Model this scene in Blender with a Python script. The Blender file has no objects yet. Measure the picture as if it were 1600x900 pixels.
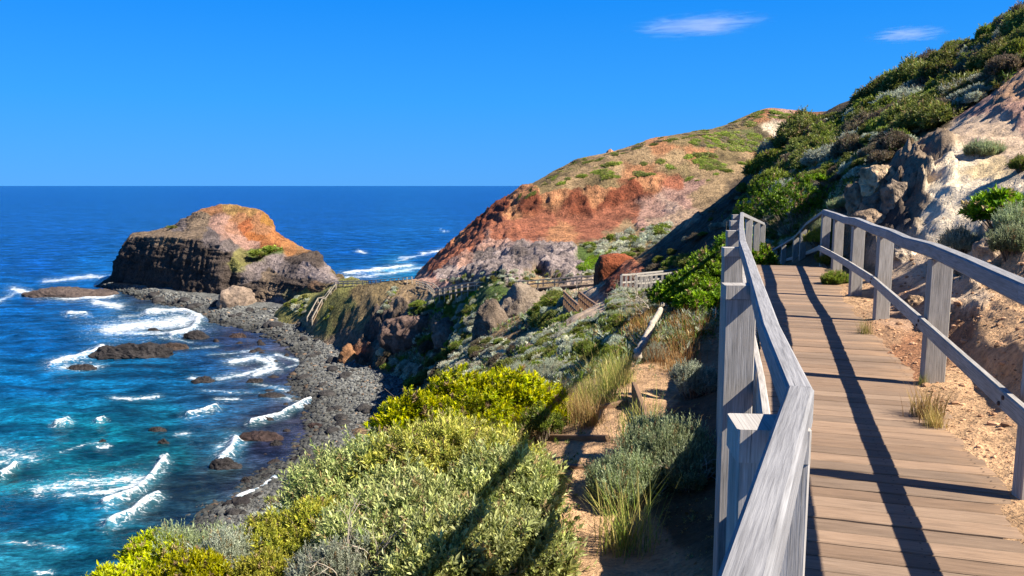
import bpy, math, random
import numpy as np
from mathutils import Vector

R = math.radians
rad = R
# ------------------------------------------------------------------ camera, sky, sun, exposure
F, CX, CY, HOR, H0 = 1250.0, 800.0, 450.0, 290.0, 36.0
PITCH = math.atan((CY - HOR) / F)
sc = bpy.context.scene
cam_d = bpy.data.cameras.new('camera')
cam = bpy.data.objects.new('camera', cam_d)
sc.collection.objects.link(cam)
cam.location = (0, 0, H0)
cam.rotation_euler = (R(90) - PITCH, 0, 0)
cam_d.sensor_width = 36
cam_d.lens = F / 1600 * 36
cam_d.clip_start = 0.05
cam_d.clip_end = 200000
sc.camera = cam

SUN_EL, SUN_AZ = R(44), R(112)          # azimuth clockwise from +Y
w = bpy.data.worlds.new('World')
sc.world = w
w.use_nodes = True
nt = w.node_tree
bg = nt.nodes['Background']
sky = nt.nodes.new('ShaderNodeTexSky')
sky.sky_type = 'NISHITA'
sky.sun_disc = False
sky.sun_elevation = SUN_EL
sky.sun_rotation = SUN_AZ
sky.altitude = 0
sky.air_density = 1.0
sky.dust_density = 0.1
sky.ozone_density = 3.0
tint = nt.nodes.new('ShaderNodeMix'); tint.data_type = 'RGBA'; tint.blend_type = 'MULTIPLY'; tint.inputs[0].default_value = 1.0
tint.inputs[7].default_value = (0.10, 0.515, 1.17, 1)
nt.links.new(sky.outputs[0], tint.inputs[6])
tcw = nt.nodes.new('ShaderNodeTexCoord'); sepw = nt.nodes.new('ShaderNodeSeparateXYZ'); nt.links.new(tcw.outputs['Generated'], sepw.inputs[0])
rw = nt.nodes.new('ShaderNodeValToRGB'); nt.links.new(sepw.outputs['Z'], rw.inputs[0])
rw.color_ramp.elements[0].position = 0.0; rw.color_ramp.elements[0].color = (.105, .40, 1.0, 1)
rw.color_ramp.elements[1].position = 0.25; rw.color_ramp.elements[1].color = (.001, .265, .98, 1)
e_ = rw.color_ramp.elements.new(0.5); e_.color = (.02, .11, .42, 1)
e_ = rw.color_ramp.elements.new(0.10); e_.color = (.045, .375, 1.0, 1)
sc7 = nt.nodes.new('ShaderNodeVectorMath'); sc7.operation = 'SCALE'; sc7.inputs['Scale'].default_value = 6.7; nt.links.new(rw.outputs[0], sc7.inputs[0])
mw = nt.nodes.new('ShaderNodeMix'); mw.data_type = 'RGBA'; mw.inputs[0].default_value = 0.86
nt.links.new(tint.outputs[2], mw.inputs[6]); nt.links.new(sc7.outputs[0], mw.inputs[7])
nt.links.new(mw.outputs[2], bg.inputs['Color'])
bg.inputs['Strength'].default_value = 0.056

sun_d = bpy.data.lights.new('sun', 'SUN')
sun = bpy.data.objects.new('sun', sun_d)
sc.collection.objects.link(sun)
sun_d.energy = 5.0
sun_d.angle = R(0.5)
sun_d.color = (1.0, 0.93, 0.82)
sdir = Vector((math.sin(SUN_AZ) * math.cos(SUN_EL), math.cos(SUN_AZ) * math.cos(SUN_EL), math.sin(SUN_EL)))
sun.rotation_euler = sdir.to_track_quat('Z', 'Y').to_euler()
sun.location = (20, -20, 80)
sc.view_settings.view_transform = 'Standard'
sc.view_settings.look = 'None'
sc.view_settings.exposure = 1.42
sc.view_settings.gamma = 1.0
sc.cycles.max_bounces = 6
sc.cycles.diffuse_bounces = 3
sc.cycles.transparent_max_bounces = 8
sc.cycles.volume_max_steps = 64

rng = np.random.default_rng(7)
random.seed(7)
COL = sc.collection

# ------------------------------------------------------------------ projection
cp, sp = math.cos(PITCH), math.sin(PITCH)
def unproj(px, py, Y):
    rx = (np.asarray(px, float) - CX) / F; ry = (np.asarray(py, float) - CY) / F
    fw = cp - ry * sp; dn = sp + ry * cp
    t = Y / fw
    return rx * t, np.asarray(Y, float) + 0 * rx, H0 - dn * t
def unproj_z(px, py, z):
    rx = (np.asarray(px, float) - CX) / F; ry = (np.asarray(py, float) - CY) / F
    fw = cp - ry * sp; dn = sp + ry * cp
    t = (H0 - z) / dn
    return rx * t, fw * t, z + 0 * rx
def proj(X, Y, Z):
    d = Z - H0
    f = Y * cp - d * sp
    u = Y * sp + d * cp
    f = np.where(np.abs(f) < 1e-6, 1e-6, f)
    return CX + F * X / f, CY - F * u / f

# ------------------------------------------------------------------ noise
def _hash(ix, iy, iz, seed):
    h = (ix.astype(np.int64) * 374761393 + iy.astype(np.int64) * 668265263 + iz.astype(np.int64) * 2147483647 + seed * 1274126177) & 0xffffffff
    h = ((h ^ (h >> 13)) * 1274126177) & 0xffffffff
    h = ((h ^ (h >> 16)) * 2246822519) & 0xffffffff
    h = h ^ (h >> 15)
    return (h & 0xffffff) / float(0xffffff)
def vnoise(x, y, z=None, seed=0):
    if z is None: z = np.zeros_like(x)
    ix, iy, iz = np.floor(x), np.floor(y), np.floor(z)
    fx, fy, fz = x - ix, y - iy, z - iz
    fx = fx * fx * (3 - 2 * fx); fy = fy * fy * (3 - 2 * fy); fz = fz * fz * (3 - 2 * fz)
    r = 0
    for dx in (0, 1):
        wx = fx if dx else 1 - fx
        for dy in (0, 1):
            wy = fy if dy else 1 - fy
            for dz in (0, 1):
                wz = fz if dz else 1 - fz
                r = r + wx * wy * wz * _hash(ix + dx, iy + dy, iz + dz, seed)
    return r * 2 - 1
def fbm(x, y, z=None, octs=4, seed=0, gain=0.5, ridged=False):
    if z is None: z = np.zeros_like(x)
    a, s, tot = 1.0, 0.0, 0.0
    for o in range(octs):
        n = vnoise(x, y, z, seed + o * 17)
        if ridged: n = 1 - 2 * np.abs(n)
        s = s + a * n; tot += a
        x = x * 2.03 + 7.1; y = y * 2.03 + 3.3; z = z * 2.03 + 1.7
        a *= gain
    return s / tot

# ------------------------------------------------------------------ mesh helpers
def setp(o, label=None, cat=None, group=None, kind=None):
    if label: o['label'] = label
    if cat: o['category'] = cat
    if group: o['group'] = group
    if kind: o['kind'] = kind
    return o
def make_mesh(name, V, faces, col=None, uv=None, smooth=True, attrs=None):
    """V (n,3); faces (m,k) int array or list of lists"""
    V = np.ascontiguousarray(V, dtype=np.float32)
    me = bpy.data.meshes.new(name)
    if isinstance(faces, np.ndarray):
        m, k = faces.shape
        me.vertices.add(len(V)); me.vertices.foreach_set('co', V.ravel())
        me.loops.add(m * k); me.loops.foreach_set('vertex_index', faces.astype(np.int32).ravel())
        me.polygons.add(m)
        me.polygons.foreach_set('loop_start', np.arange(0, m * k, k, dtype=np.int32))
        me.polygons.foreach_set('loop_total', np.full(m, k, dtype=np.int32))
        me.update(calc_edges=True)
    else:
        me.from_pydata([tuple(map(float, v)) for v in V], [], [list(map(int, f)) for f in faces])
        me.update()
    if col is not None:
        c = np.ones((len(V), 4), np.float32); c[:, :3] = col
        a = me.color_attributes.new('Col', 'FLOAT_COLOR', 'POINT'); a.data.foreach_set('color', c.ravel())
    for k_, v_ in (attrs or {}).items():
        a = me.attributes.new(k_, 'FLOAT', 'POINT'); a.data.foreach_set('value', np.ascontiguousarray(v_, dtype=np.float32).ravel())
    if uv is not None:
        u = me.uv_layers.new(name='UVMap'); u.data.foreach_set('uv', np.ascontiguousarray(uv, dtype=np.float32).ravel())
    me.polygons.foreach_set('use_smooth', np.full(len(me.polygons), bool(smooth)))
    me.validate() if not isinstance(faces, np.ndarray) else None
    return me
def link(name, me, mat=None, parent=None, loc=(0, 0, 0)):
    o = bpy.data.objects.new(name, me); COL.objects.link(o)
    if mat is not None and me is not None and not me.materials: me.materials.append(mat)
    o.location = loc
    if parent is not None: o.parent = parent
    return o
def root(name, loc, label=None, cat=None, group=None, kind=None, rz=0):
    o = bpy.data.objects.new(name, None); COL.objects.link(o)
    o.location = loc; o.rotation_euler = (0, 0, rz); o.empty_display_size = 0.2
    return setp(o, label, cat, group, kind)
def grid_faces(nr, nc):
    i = np.arange(nr - 1)[:, None] * nc + np.arange(nc - 1)[None, :]
    return np.stack([i, i + 1, i + nc + 1, i + nc], -1).reshape(-1, 4)
def copy_tree(src, loc, rz=0, scale=None, tilt=(0, 0)):
    c = src.copy(); COL.objects.link(c)
    c.location = loc; c.rotation_euler = (tilt[0], tilt[1], rz)
    if scale is not None: c.scale = scale
    for ch in src.children:
        k = ch.copy(); COL.objects.link(k); k.parent = c
    return c

# ------------------------------------------------------------------ materials
def new_mat(name):
    m = bpy.data.materials.new(name); m.use_nodes = True
    n = m.node_tree.nodes; l = m.node_tree.links
    return m, n, l, n['Principled BSDF']
def node(n, t, **kw):
    x = n.new(t)
    for k, v in kw.items():
        if k.startswith('_'): setattr(x, k[1:], v)
        else: x.inputs[k.replace('__', ' ')].default_value = v
    return x
def ramp(n, fac, stops, l):
    r = n.new('ShaderNodeValToRGB'); e = r.color_ramp.elements
    while len(e) > 1: e.remove(e[-1])
    for i, (p, c) in enumerate(stops):
        k = e[0] if i == 0 else e.new(p)
        k.position = p; k.color = (c, c, c, 1) if not isinstance(c, tuple) else (*c, 1)
    l.new(fac, r.inputs[0]); return r.outputs[0]
def mixc(n, l, a, b, fac, mode='MIX'):
    m = n.new('ShaderNodeMix'); m.data_type = 'RGBA'; m.blend_type = mode
    for s, v in ((6, a), (7, b)):
        if isinstance(v, tuple): m.inputs[s].default_value = (*v, 1)
        else: l.new(v, m.inputs[s])
    if isinstance(fac, (int, float)): m.inputs[0].default_value = fac
    else: l.new(fac, m.inputs[0])
    return m.outputs[2]
def math_(n, l, op, a, b=None):
    m = n.new('ShaderNodeMath'); m.operation = op
    for i, v in enumerate((a, b)):
        if v is None: continue
        if isinstance(v, (int, float)): m.inputs[i].default_value = v
        else: l.new(v, m.inputs[i])
    return m.outputs[0]

def terrain_mat(name, scales=(0.25, 1.6, 9.0), contrast=0.5, bump=0.25, bdist=0.25, rough=0.92):
    m, n, l, b = new_mat(name)
    b.inputs['Roughness'].default_value = rough
    b.inputs['Specular IOR Level'].default_value = 0.15
    at = node(n, 'ShaderNodeAttribute', _attribute_name='Col')
    tc = n.new('ShaderNodeTexCoord')
    prod = at.outputs['Color']; h = None
    for i, s in enumerate(scales):
        t = node(n, 'ShaderNodeTexNoise', Scale=s, Detail=6.0, Roughness=0.62)
        l.new(tc.outputs['Object'], t.inputs['Vector'])
        v = ramp(n, t.outputs['Fac'], [(0.3, 1 - contrast), (0.5, 1.0), (0.72, 1 + contrast * 0.55)], l)
        prod = mixc(n, l, prod, v, 1.0, 'MULTIPLY')
        k = math_(n, l, 'MULTIPLY', t.outputs['Fac'], 1.0 / (1.6 ** i))
        h = k if h is None else math_(n, l, 'ADD', h, k)
    l.new(prod, b.inputs['Base Color'])
    bp = node(n, 'ShaderNodeBump', Strength=bump, Distance=bdist)
    l.new(h, bp.inputs['Height']); l.new(bp.outputs[0], b.inputs['Normal'])
    return m

M_near = terrain_mat('near_soil', (0.7, 5.0, 26.0), 0.38, 1.0, 0.13)
M_far = terrain_mat('far_soil', (0.09, 0.45, 1.8), 0.55, 1.0, 1.8)
M_head = terrain_mat('headland_rock', (0.12, 0.5, 2.0), 0.5, 1.0, 1.6)
M_beach = terrain_mat('beach_gravel', (0.3, 2.0, 6.0), 0.45, 1.0, 0.4)
M_rock = terrain_mat('boulder_rock', (0.35, 1.6, 7.0), 0.5, 1.0, 0.5)

def leaf_mat(name, sat=1.12, transl=0.4, rough=0.5, spec=0.35, rv=0.25):
    m, n, l, b = new_mat(name)
    at = node(n, 'ShaderNodeAttribute', _attribute_name='Col')
    oi = n.new('ShaderNodeObjectInfo')
    h = n.new('ShaderNodeHueSaturation')
    h.inputs['Saturation'].default_value = sat
    v = n.new('ShaderNodeMapRange'); v.inputs['To Min'].default_value = 1 - rv; v.inputs['To Max'].default_value = 1 + rv
    l.new(oi.outputs['Random'], v.inputs['Value']); l.new(v.outputs[0], h.inputs['Value'])
    hu = n.new('ShaderNodeMapRange'); hu.inputs['To Min'].default_value = 0.487; hu.inputs['To Max'].default_value = 0.513
    l.new(oi.outputs['Random'], hu.inputs['Value']); l.new(hu.outputs[0], h.inputs['Hue'])
    l.new(at.outputs['Color'], h.inputs['Color'])
    l.new(h.outputs[0], b.inputs['Base Color'])
    b.inputs['Roughness'].default_value = rough
    b.inputs['Specular IOR Level'].default_value = spec
    tr = n.new('ShaderNodeBsdfTranslucent'); l.new(h.outputs[0], tr.inputs['Color'])
    mx = n.new('ShaderNodeMixShader'); mx.inputs[0].default_value = transl
    l.new(b.outputs[0], mx.inputs[1]); l.new(tr.outputs[0], mx.inputs[2])
    l.new(mx.outputs[0], n['Material Output'].inputs['Surface'])
    return m
M_leaf = leaf_mat('leaf')
M_glossleaf = leaf_mat('gloss_leaf', transl=0.3, rough=0.5, spec=0.3)
M_dry = leaf_mat('dry_blades', transl=0.3, rough=0.8, spec=0.1)

def bark_mat(name, c1, c2):
    m, n, l, b = new_mat(name)
    tc = n.new('ShaderNodeTexCoord')
    t = node(n, 'ShaderNodeTexNoise', Scale=14.0, Detail=5.0); l.new(tc.outputs['Object'], t.inputs['Vector'])
    l.new(ramp(n, t.outputs['Fac'], [(0.3, c1), (0.7, c2)], l), b.inputs['Base Color'])
    b.inputs['Roughness'].default_value = 0.9
    bp = node(n, 'ShaderNodeBump', Strength=0.6, Distance=0.02); l.new(t.outputs['Fac'], bp.inputs['Height']); l.new(bp.outputs[0], b.inputs['Normal'])
    return m
M_bark = bark_mat('bark', (0.07, 0.05, 0.035), (0.22, 0.17, 0.12))
M_twig = bark_mat('twig_bark', (0.16, 0.12, 0.085), (0.38, 0.31, 0.23))
M_pale = bark_mat('bleached_wood', (0.22, 0.18, 0.13), (0.42, 0.36, 0.28))

def wood_mat(name, cA, cB, cC, grain=1.0, rough=0.75, dark_edge=0.0):
    """weathered timber: UV.x runs along the grain in metres, UV.y across"""
    m, n, l, b = new_mat(name)
    uv = n.new('ShaderNodeUVMap'); uv.uv_map = 'UVMap'
    mp = n.new('ShaderNodeMapping'); mp.inputs['Scale'].default_value = (5.0, 120.0, 1.0); l.new(uv.outputs[0], mp.inputs['Vector'])
    t = node(n, 'ShaderNodeTexNoise', Scale=1.0, Detail=7.0, Roughness=0.65, Distortion=0.12); l.new(mp.outputs[0], t.inputs['Vector'])
    mp2 = n.new('ShaderNodeMapping'); mp2.inputs['Scale'].default_value = (2.2, 16.0, 1.0); l.new(uv.outputs[0], mp2.inputs['Vector'])
    t2 = node(n, 'ShaderNodeTexNoise', Scale=1.0, Detail=5.0, Roughness=0.6, Distortion=0.3); l.new(mp2.outputs[0], t2.inputs['Vector'])
    mp3 = n.new('ShaderNodeMapping'); mp3.inputs['Scale'].default_value = (1.0, 160.0, 1.0); l.new(uv.outputs[0], mp3.inputs['Vector'])
    t3 = node(n, 'ShaderNodeTexNoise', Scale=1.3, Detail=3.0, Roughness=0.5); l.new(mp3.outputs[0], t3.inputs['Vector'])
    base = ramp(n, t.outputs['Fac'], [(0.28, cA), (0.5, cB), (0.75, cC)], l)
    k = ramp(n, t2.outputs['Fac'], [(0.3, 0.74), (0.5, 1.0), (0.7, 1.12)], l)
    c = mixc(n, l, base, k, 0.9, 'MULTIPLY')
    crack = ramp(n, t3.outputs['Fac'], [(0.27, 0.25), (0.33, 1.0)], l)
    c = mixc(n, l, c, crack, grain, 'MULTIPLY')
    at = node(n, 'ShaderNodeAttribute', _attribute_name='Col')
    c = mixc(n, l, c, at.outputs['Color'], 1.0, 'MULTIPLY')
    l.new(c, b.inputs['Base Color']); b.inputs['Roughness'].default_value = rough
    b.inputs['Specular IOR Level'].default_value = 0.3
    hgt = math_(n, l, 'ADD', t.outputs['Fac'], math_(n, l, 'MULTIPLY', crack, 0.8))
    bp = node(n, 'ShaderNodeBump', Strength=0.55, Distance=0.004); l.new(hgt, bp.inputs['Height']); l.new(bp.outputs[0], b.inputs['Normal'])
    return m
M_grey = wood_mat('grey_timber', (0.15, 0.135, 0.115), (0.29, 0.265, 0.235), (0.42, 0.39, 0.355))
M_rail = wood_mat('rail_timber', (0.12, 0.115, 0.115), (0.215, 0.21, 0.21), (0.32, 0.31, 0.305))
M_deck = wood_mat('deck_timber', (0.135, 0.092, 0.056), (0.205, 0.145, 0.092), (0.265, 0.195, 0.13), grain=0.6)
M_brownwood = wood_mat('brown_timber', (0.10, 0.055, 0.03), (0.19, 0.11, 0.06), (0.28, 0.18, 0.11))

# ------------------------------------------------------------------ timber builder
def sweep(name, pts, w, h, mat, parent=None, origin=(0, 0, 0), up=(0, 0, 1), chamfer=0.008, tint=1.0, wob=0.0, seed=0, sub=0):
    """a sawn length of timber along pts; w across, h along 'up'"""
    P = [Vector(p) for p in pts]
    if sub:
        Q = []
        for a, b in zip(P[:-1], P[1:]):
            for i in range(sub): Q.append(a.lerp(b, i / sub))
        Q.append(P[-1]); P = Q
    rr = random.Random(seed * 77 + int(P[0].x * 100) + int(P[0].y * 37))
    up0 = Vector(up)
    c = min(chamfer, w * 0.3, h * 0.3)
    prof = [(-w/2 + c, -h/2), (w/2 - c, -h/2), (w/2, -h/2 + c), (w/2, h/2 - c), (w/2 - c, h/2), (-w/2 + c, h/2), (-w/2, h/2 - c), (-w/2, -h/2 + c)]
    V = []; L = 0; Ls = []
    for i, p in enumerate(P):
        if i: L += (p - P[i-1]).length
        Ls.append(L)
        t0 = (P[i] - P[i-1]).normalized() if i else (P[1] - P[0]).normalized()
        t1 = (P[i+1] - P[i]).normalized() if i < len(P) - 1 else t0
        t = (t0 + t1).normalized()
        side = t.cross(up0).normalized(); uu = side.cross(t).normalized()
        k = 1.0 / max(0.5, t.dot(t0))
        dx = rr.uniform(-wob, wob); dz = rr.uniform(-wob, wob)
        for a, b in prof:
            V.append(p + side * ((a + dx) * k) + uu * (b + dz) - Vector(origin))
    faces = []; uvs = []
    per = [0]
    for i in range(8):
        a, b = prof[i], prof[(i+1) % 8]; per.append(per[-1] + math.hypot(a[0]-b[0], a[1]-b[1]))
    off = rr.uniform(0, 30)
    for i in range(len(P) - 1):
        for j in range(8):
            j2 = (j + 1) % 8
            faces.append([i*8+j, i*8+j2, (i+1)*8+j2, (i+1)*8+j])
            uvs += [(Ls[i] + off, per[j] + off), (Ls[i] + off, per[j+1] + off), (Ls[i+1] + off, per[j+1] + off), (Ls[i+1] + off, per[j] + off)]
    n0 = (len(P) - 1) * 8
    faces.append(list(range(7, -1, -1))); uvs += [(off + prof[j][1] * .2, off + prof[j][0]) for j in range(7, -1, -1)]
    faces.append([n0 + j for j in range(8)]); uvs += [(off + prof[j][1] * .2, off + prof[j][0]) for j in range(8)]
    t = tint * rr.uniform(0.88, 1.1)
    me = make_mesh(name, np.array([tuple(v) for v in V]), faces, col=np.full((len(V), 3), t), uv=np.array(uvs), smooth=False)
    return link(name, me, mat, parent)
def post(name, x, y, z0, z1, w, d, ang, mat, parent=None, origin=(0, 0, 0), seed=0, tint=1.0, lean=(0, 0)):
    """upright: w along direction ang (radians from +X), d at right angles"""
    upv = (-math.sin(ang), math.cos(ang), 0)
    return sweep(name, [(x, y, z0), (x + lean[0], y + lean[1], z1)], w, d, mat, parent, origin, up=upv, chamfer=0.006, tint=tint, seed=seed)

# ------------------------------------------------------------------ terrain: thin plate spline through surveyed points
CT = []   # (px, Y, z)
def C(px, py, Y): CT.append((px, Y, float(unproj(px, py, Y)[2])))
def Cz(px, Y, z): CT.append((px, Y, z))
DECK = 34.3
PD = np.array([0.289, 0.957]); PN = np.array([0.957, -0.289])     # along / across the boardwalk
def deck_xy(a, s): return float(PD[0]*a + PN[0]*s), float(PD[1]*a + PN[1]*s)
for a in (1.6, 3.2, 5.2, 7.5, 10.5, 14, 17.5):
    for s, z in ((-1.1, 33.25), (-0.2, 33.45), (0.8, 33.85), (1.42, 34.26), (1.9, 34.36)):
        x, y = deck_xy(a, s)
        if y > 0.8: Cz(CX + F * x / y, y, z)
for t in [
    # foreground left slope
    (1040,850,6.0),(900,850,6.2),(890,760,7.0),(960,700,8.0),(1080,700,8.2),(850,700,8.6),(950,640,9.6),(1080,620,10.5),
    (900,625,11),(1000,590,12),(1100,560,13.5),(1050,505,17),(980,505,20),(900,560,18),(840,600,16),(1100,490,19),
    (740,760,8),(640,850,6.8),(700,960,5.2),(850,1000,4.6),(1050,1000,4.4),
    (950,520,24),(1000,480,30),(870,545,30),(800,580,30),(980,462,40),(1060,452,41),(1120,430,38),(940,480,42),
    (930,498,52),(880,510,58),(820,530,66),(750,545,106),(700,590,80),(668,602,106),
    (700,560,128),(650,560,140),(600,560,146),(648,600,129),(560,562,153),
    # middle knolls
    (870,470,78),(800,508,96),(750,514,96),(760,470,112),(690,464,146),(700,492,140),(650,480,152),(600,483,160),
    (700,524,136),(650,526,146),(600,520,154),(930,450,82),(990,415,72),(930,447,112),(870,452,116),(820,455,118),(740,456,130),(700,462,144),
    (600,462,170),(655,447,172),(613,441,180),(570,444,186),(526,443,194),(500,462,192),(545,480,176),(500,488,188),(480,502,190),(440,478,208),(460,460,212),(560,500,166),
    # far slope: grey rocks, red flank, scarp, dome, ridge
    (700,440,170),(760,425,165),(820,402,178),(880,404,165),(930,412,150),(850,432,140),(930,385,185),
    (660,434,232),(700,408,236),(760,372,244),(800,350,250),(860,346,252),(920,338,252),(980,336,246),(1040,330,242),(1080,300,252),
    (800,332,266),(850,332,264),(900,323,264),(960,318,264),(1010,306,264),(1060,290,268),
    (805,315,278),(835,301,273),(880,300,270),(950,291,270),(1010,285,272),(1060,275,275),
    (850,281,292),(900,265,292),(950,255,288),(1000,245,288),(1050,235,288),(1100,230,292),(1150,228,300),(1200,215,312),(1200,250,285),(1130,280,262),(1100,320,232),(1050,360,205),(1000,384,172),(960,402,148),(1000,400,130),
    (650,427,332),(700,386,330),(760,341,328),(800,312,326),(830,294,322),(860,274,320),(900,250,316),(950,238,312),(1000,222,312),(1050,210,314),(1100,203,322),(1140,192,330),(1160,181,338),(1185,169,345),(1215,173,352),(1250,186,360),(1320,190,365),(1450,180,380),
    # spur and the right-hand hill
    (1000,412,61),(1050,372,61),(1100,332,61),(1150,290,62),(1200,245,64),(1245,212,68),(1290,190,72),(1330,178,74),(1360,150,74),(1410,122,70),(1455,88,66),(1505,76,62),(1545,45,58),(1600,15,52),(1700,-50,50),(1900,-160,46),(2200,-330,42),
    (1010,440,56),(1060,420,52),(1110,380,50),(1160,340,50),(1200,300,50),(1250,258,52),(1150,400,38),(1200,350,40),(1200,428,31),(1225,425,25),(1250,356,36),(1185,430,34),
    (1310,250,42),(1360,205,48),(1450,150,48),(1550,100,42),(1600,60,40),(1300,300,33),(1400,232,32),(1480,190,28),
    (1340,335,25),(1270,375,24),(1300,398,19.5),(1330,390,17.5),(1390,400,15),(1420,330,16),(1400,300,18.5),(1425,250,21.5),(1450,236,19.2),(1490,230,18.3),(1455,300,16),(1450,350,14.2),(1500,300,15),(1520,205,21),(1600,150,22),(1600,250,15.5),
    (1500,400,12.2),(1480,440,11),(1550,420,10.4),(1530,480,9.0),(1600,380,10.2),(1600,300,12.5),(1600,480,8.0),(1600,560,6.6),(1700,560,5.6),(1700,400,8.5),(1800,250,12),(1800,100,20),(2000,500,5.2),(2000,200,12),(2000,0,24),(2300,450,5),(2300,100,12),(2300,-150,24),
]: C(*t)
for t in [(-300,5,31.5),(-300,14,25),(-300,40,7),(-300,60,-3),(-300,110,-7),(-300,300,-8),(100,6.5,32.0),(100,14,27),(100,40,10),(100,64,-2),(100,110,-7),(100,300,-8),
          (250,7,32.3),(300,20,25.5),(300,50,10),(300,74,0),(300,110,-6),(300,200,-8),(450,7.5,32.5),(450,14,29.5),(450,40,17),(450,75,5.5),(450,92,1.5),(450,130,-4),(450,170,-5),(430,230,-2),
          (550,12,31.0),(550,40,20),(550,80,8.5),(555,112,2),(535,140,-0.5),(515,165,-0.3),(470,192,0.4),(420,210,0.5),(600,28,26.3),(600,60,17),(600,95,6),(620,121,1.5),(585,140,0.8),(640,16,30.5),(700,25,28.2),
          (490,100,-1.5),(520,108,-2),(560,114,-1.0),(600,125,0.0),(475,80,1.5),(520,88,2),(560,96,2),(600,108,1.5),(560,72,9),(430,97,-3),(380,80,-1),(640,106,3.0),(660,90,6),(100,1,33),(-300,1,33),(600,2,33.3),(1000,2,33.3),(500,4,33.2),(2500,1,34.6),(2500,3,35.2),(1900,1.2,34.35),
          (620,215,4),(620,250,-4),(620,330,-8),(560,215,1),(560,260,-7),(500,235,-2),(500,300,-8),(400,400,-8),(650,380,-9),(700,400,-6),(760,410,-5),(900,420,-5),(1100,440,0),(1300,460,10),(1500,470,10),
          (1100,110,20),(1200,140,26),(1300,130,38),(1400,120,42),(1600,100,48),(2000,90,52),(2500,80,52),(1100,90,24),(1300,240,40),(1500,240,45),(1050,95,22),(980,95,22),(2500,500,20),(2500,25,42)]:
    Cz(*t)
CT = np.array(CT)
def warp(px, Y): return np.stack([np.asarray(px, float) / 160.0, np.log(np.asarray(Y, float)) * 4.2], -1)
def _phi(r2): return np.where(r2 > 1e-9, 0.5 * r2 * np.log(np.maximum(r2, 1e-12)), 0)
_P = warp(CT[:, 0], CT[:, 1]); _n = len(_P)
_A = _phi(((_P[:, None] - _P[None]) ** 2).sum(-1)) + np.eye(_n) * 0.012
_Q = np.concatenate([np.ones((_n, 1)), _P], 1)
_S = np.block([[_A, _Q], [_Q.T, np.zeros((3, 3))]])
_W = np.linalg.solve(_S, np.concatenate([CT[:, 2], np.zeros(3)]))
GX = np.linspace(-700, 2800, 440); GY = np.linspace(math.log(0.6), math.log(520), 420)
_gx, _gy = np.meshgrid(GX, GY)
_q = warp(_gx.ravel(), np.exp(_gy.ravel()))
_z = _Q.shape[0] * 0.0 + _W[_n] + _q[:, 0] * _W[_n+1] + _q[:, 1] * _W[_n+2]
for i in range(0, len(_q), 20000):
    qq = _q[i:i+20000]
    _z[i:i+20000] += _phi(((qq[:, None] - _P[None]) ** 2).sum(-1)) @ _W[:_n]
GZ = _z.reshape(_gx.shape)
def base_z(px, lnY):
    u = np.clip((px - GX[0]) / (GX[1] - GX[0]), 0, len(GX) - 1.001); v = np.clip((lnY - GY[0]) / (GY[1] - GY[0]), 0, len(GY) - 1.001)
    i = u.astype(int); j = v.astype(int); fu = u - i; fv = v - j
    return (GZ[j, i] * (1-fu) * (1-fv) + GZ[j, i+1] * fu * (1-fv) + GZ[j+1, i] * (1-fu) * fv + GZ[j+1, i+1] * fu * fv)

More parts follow.
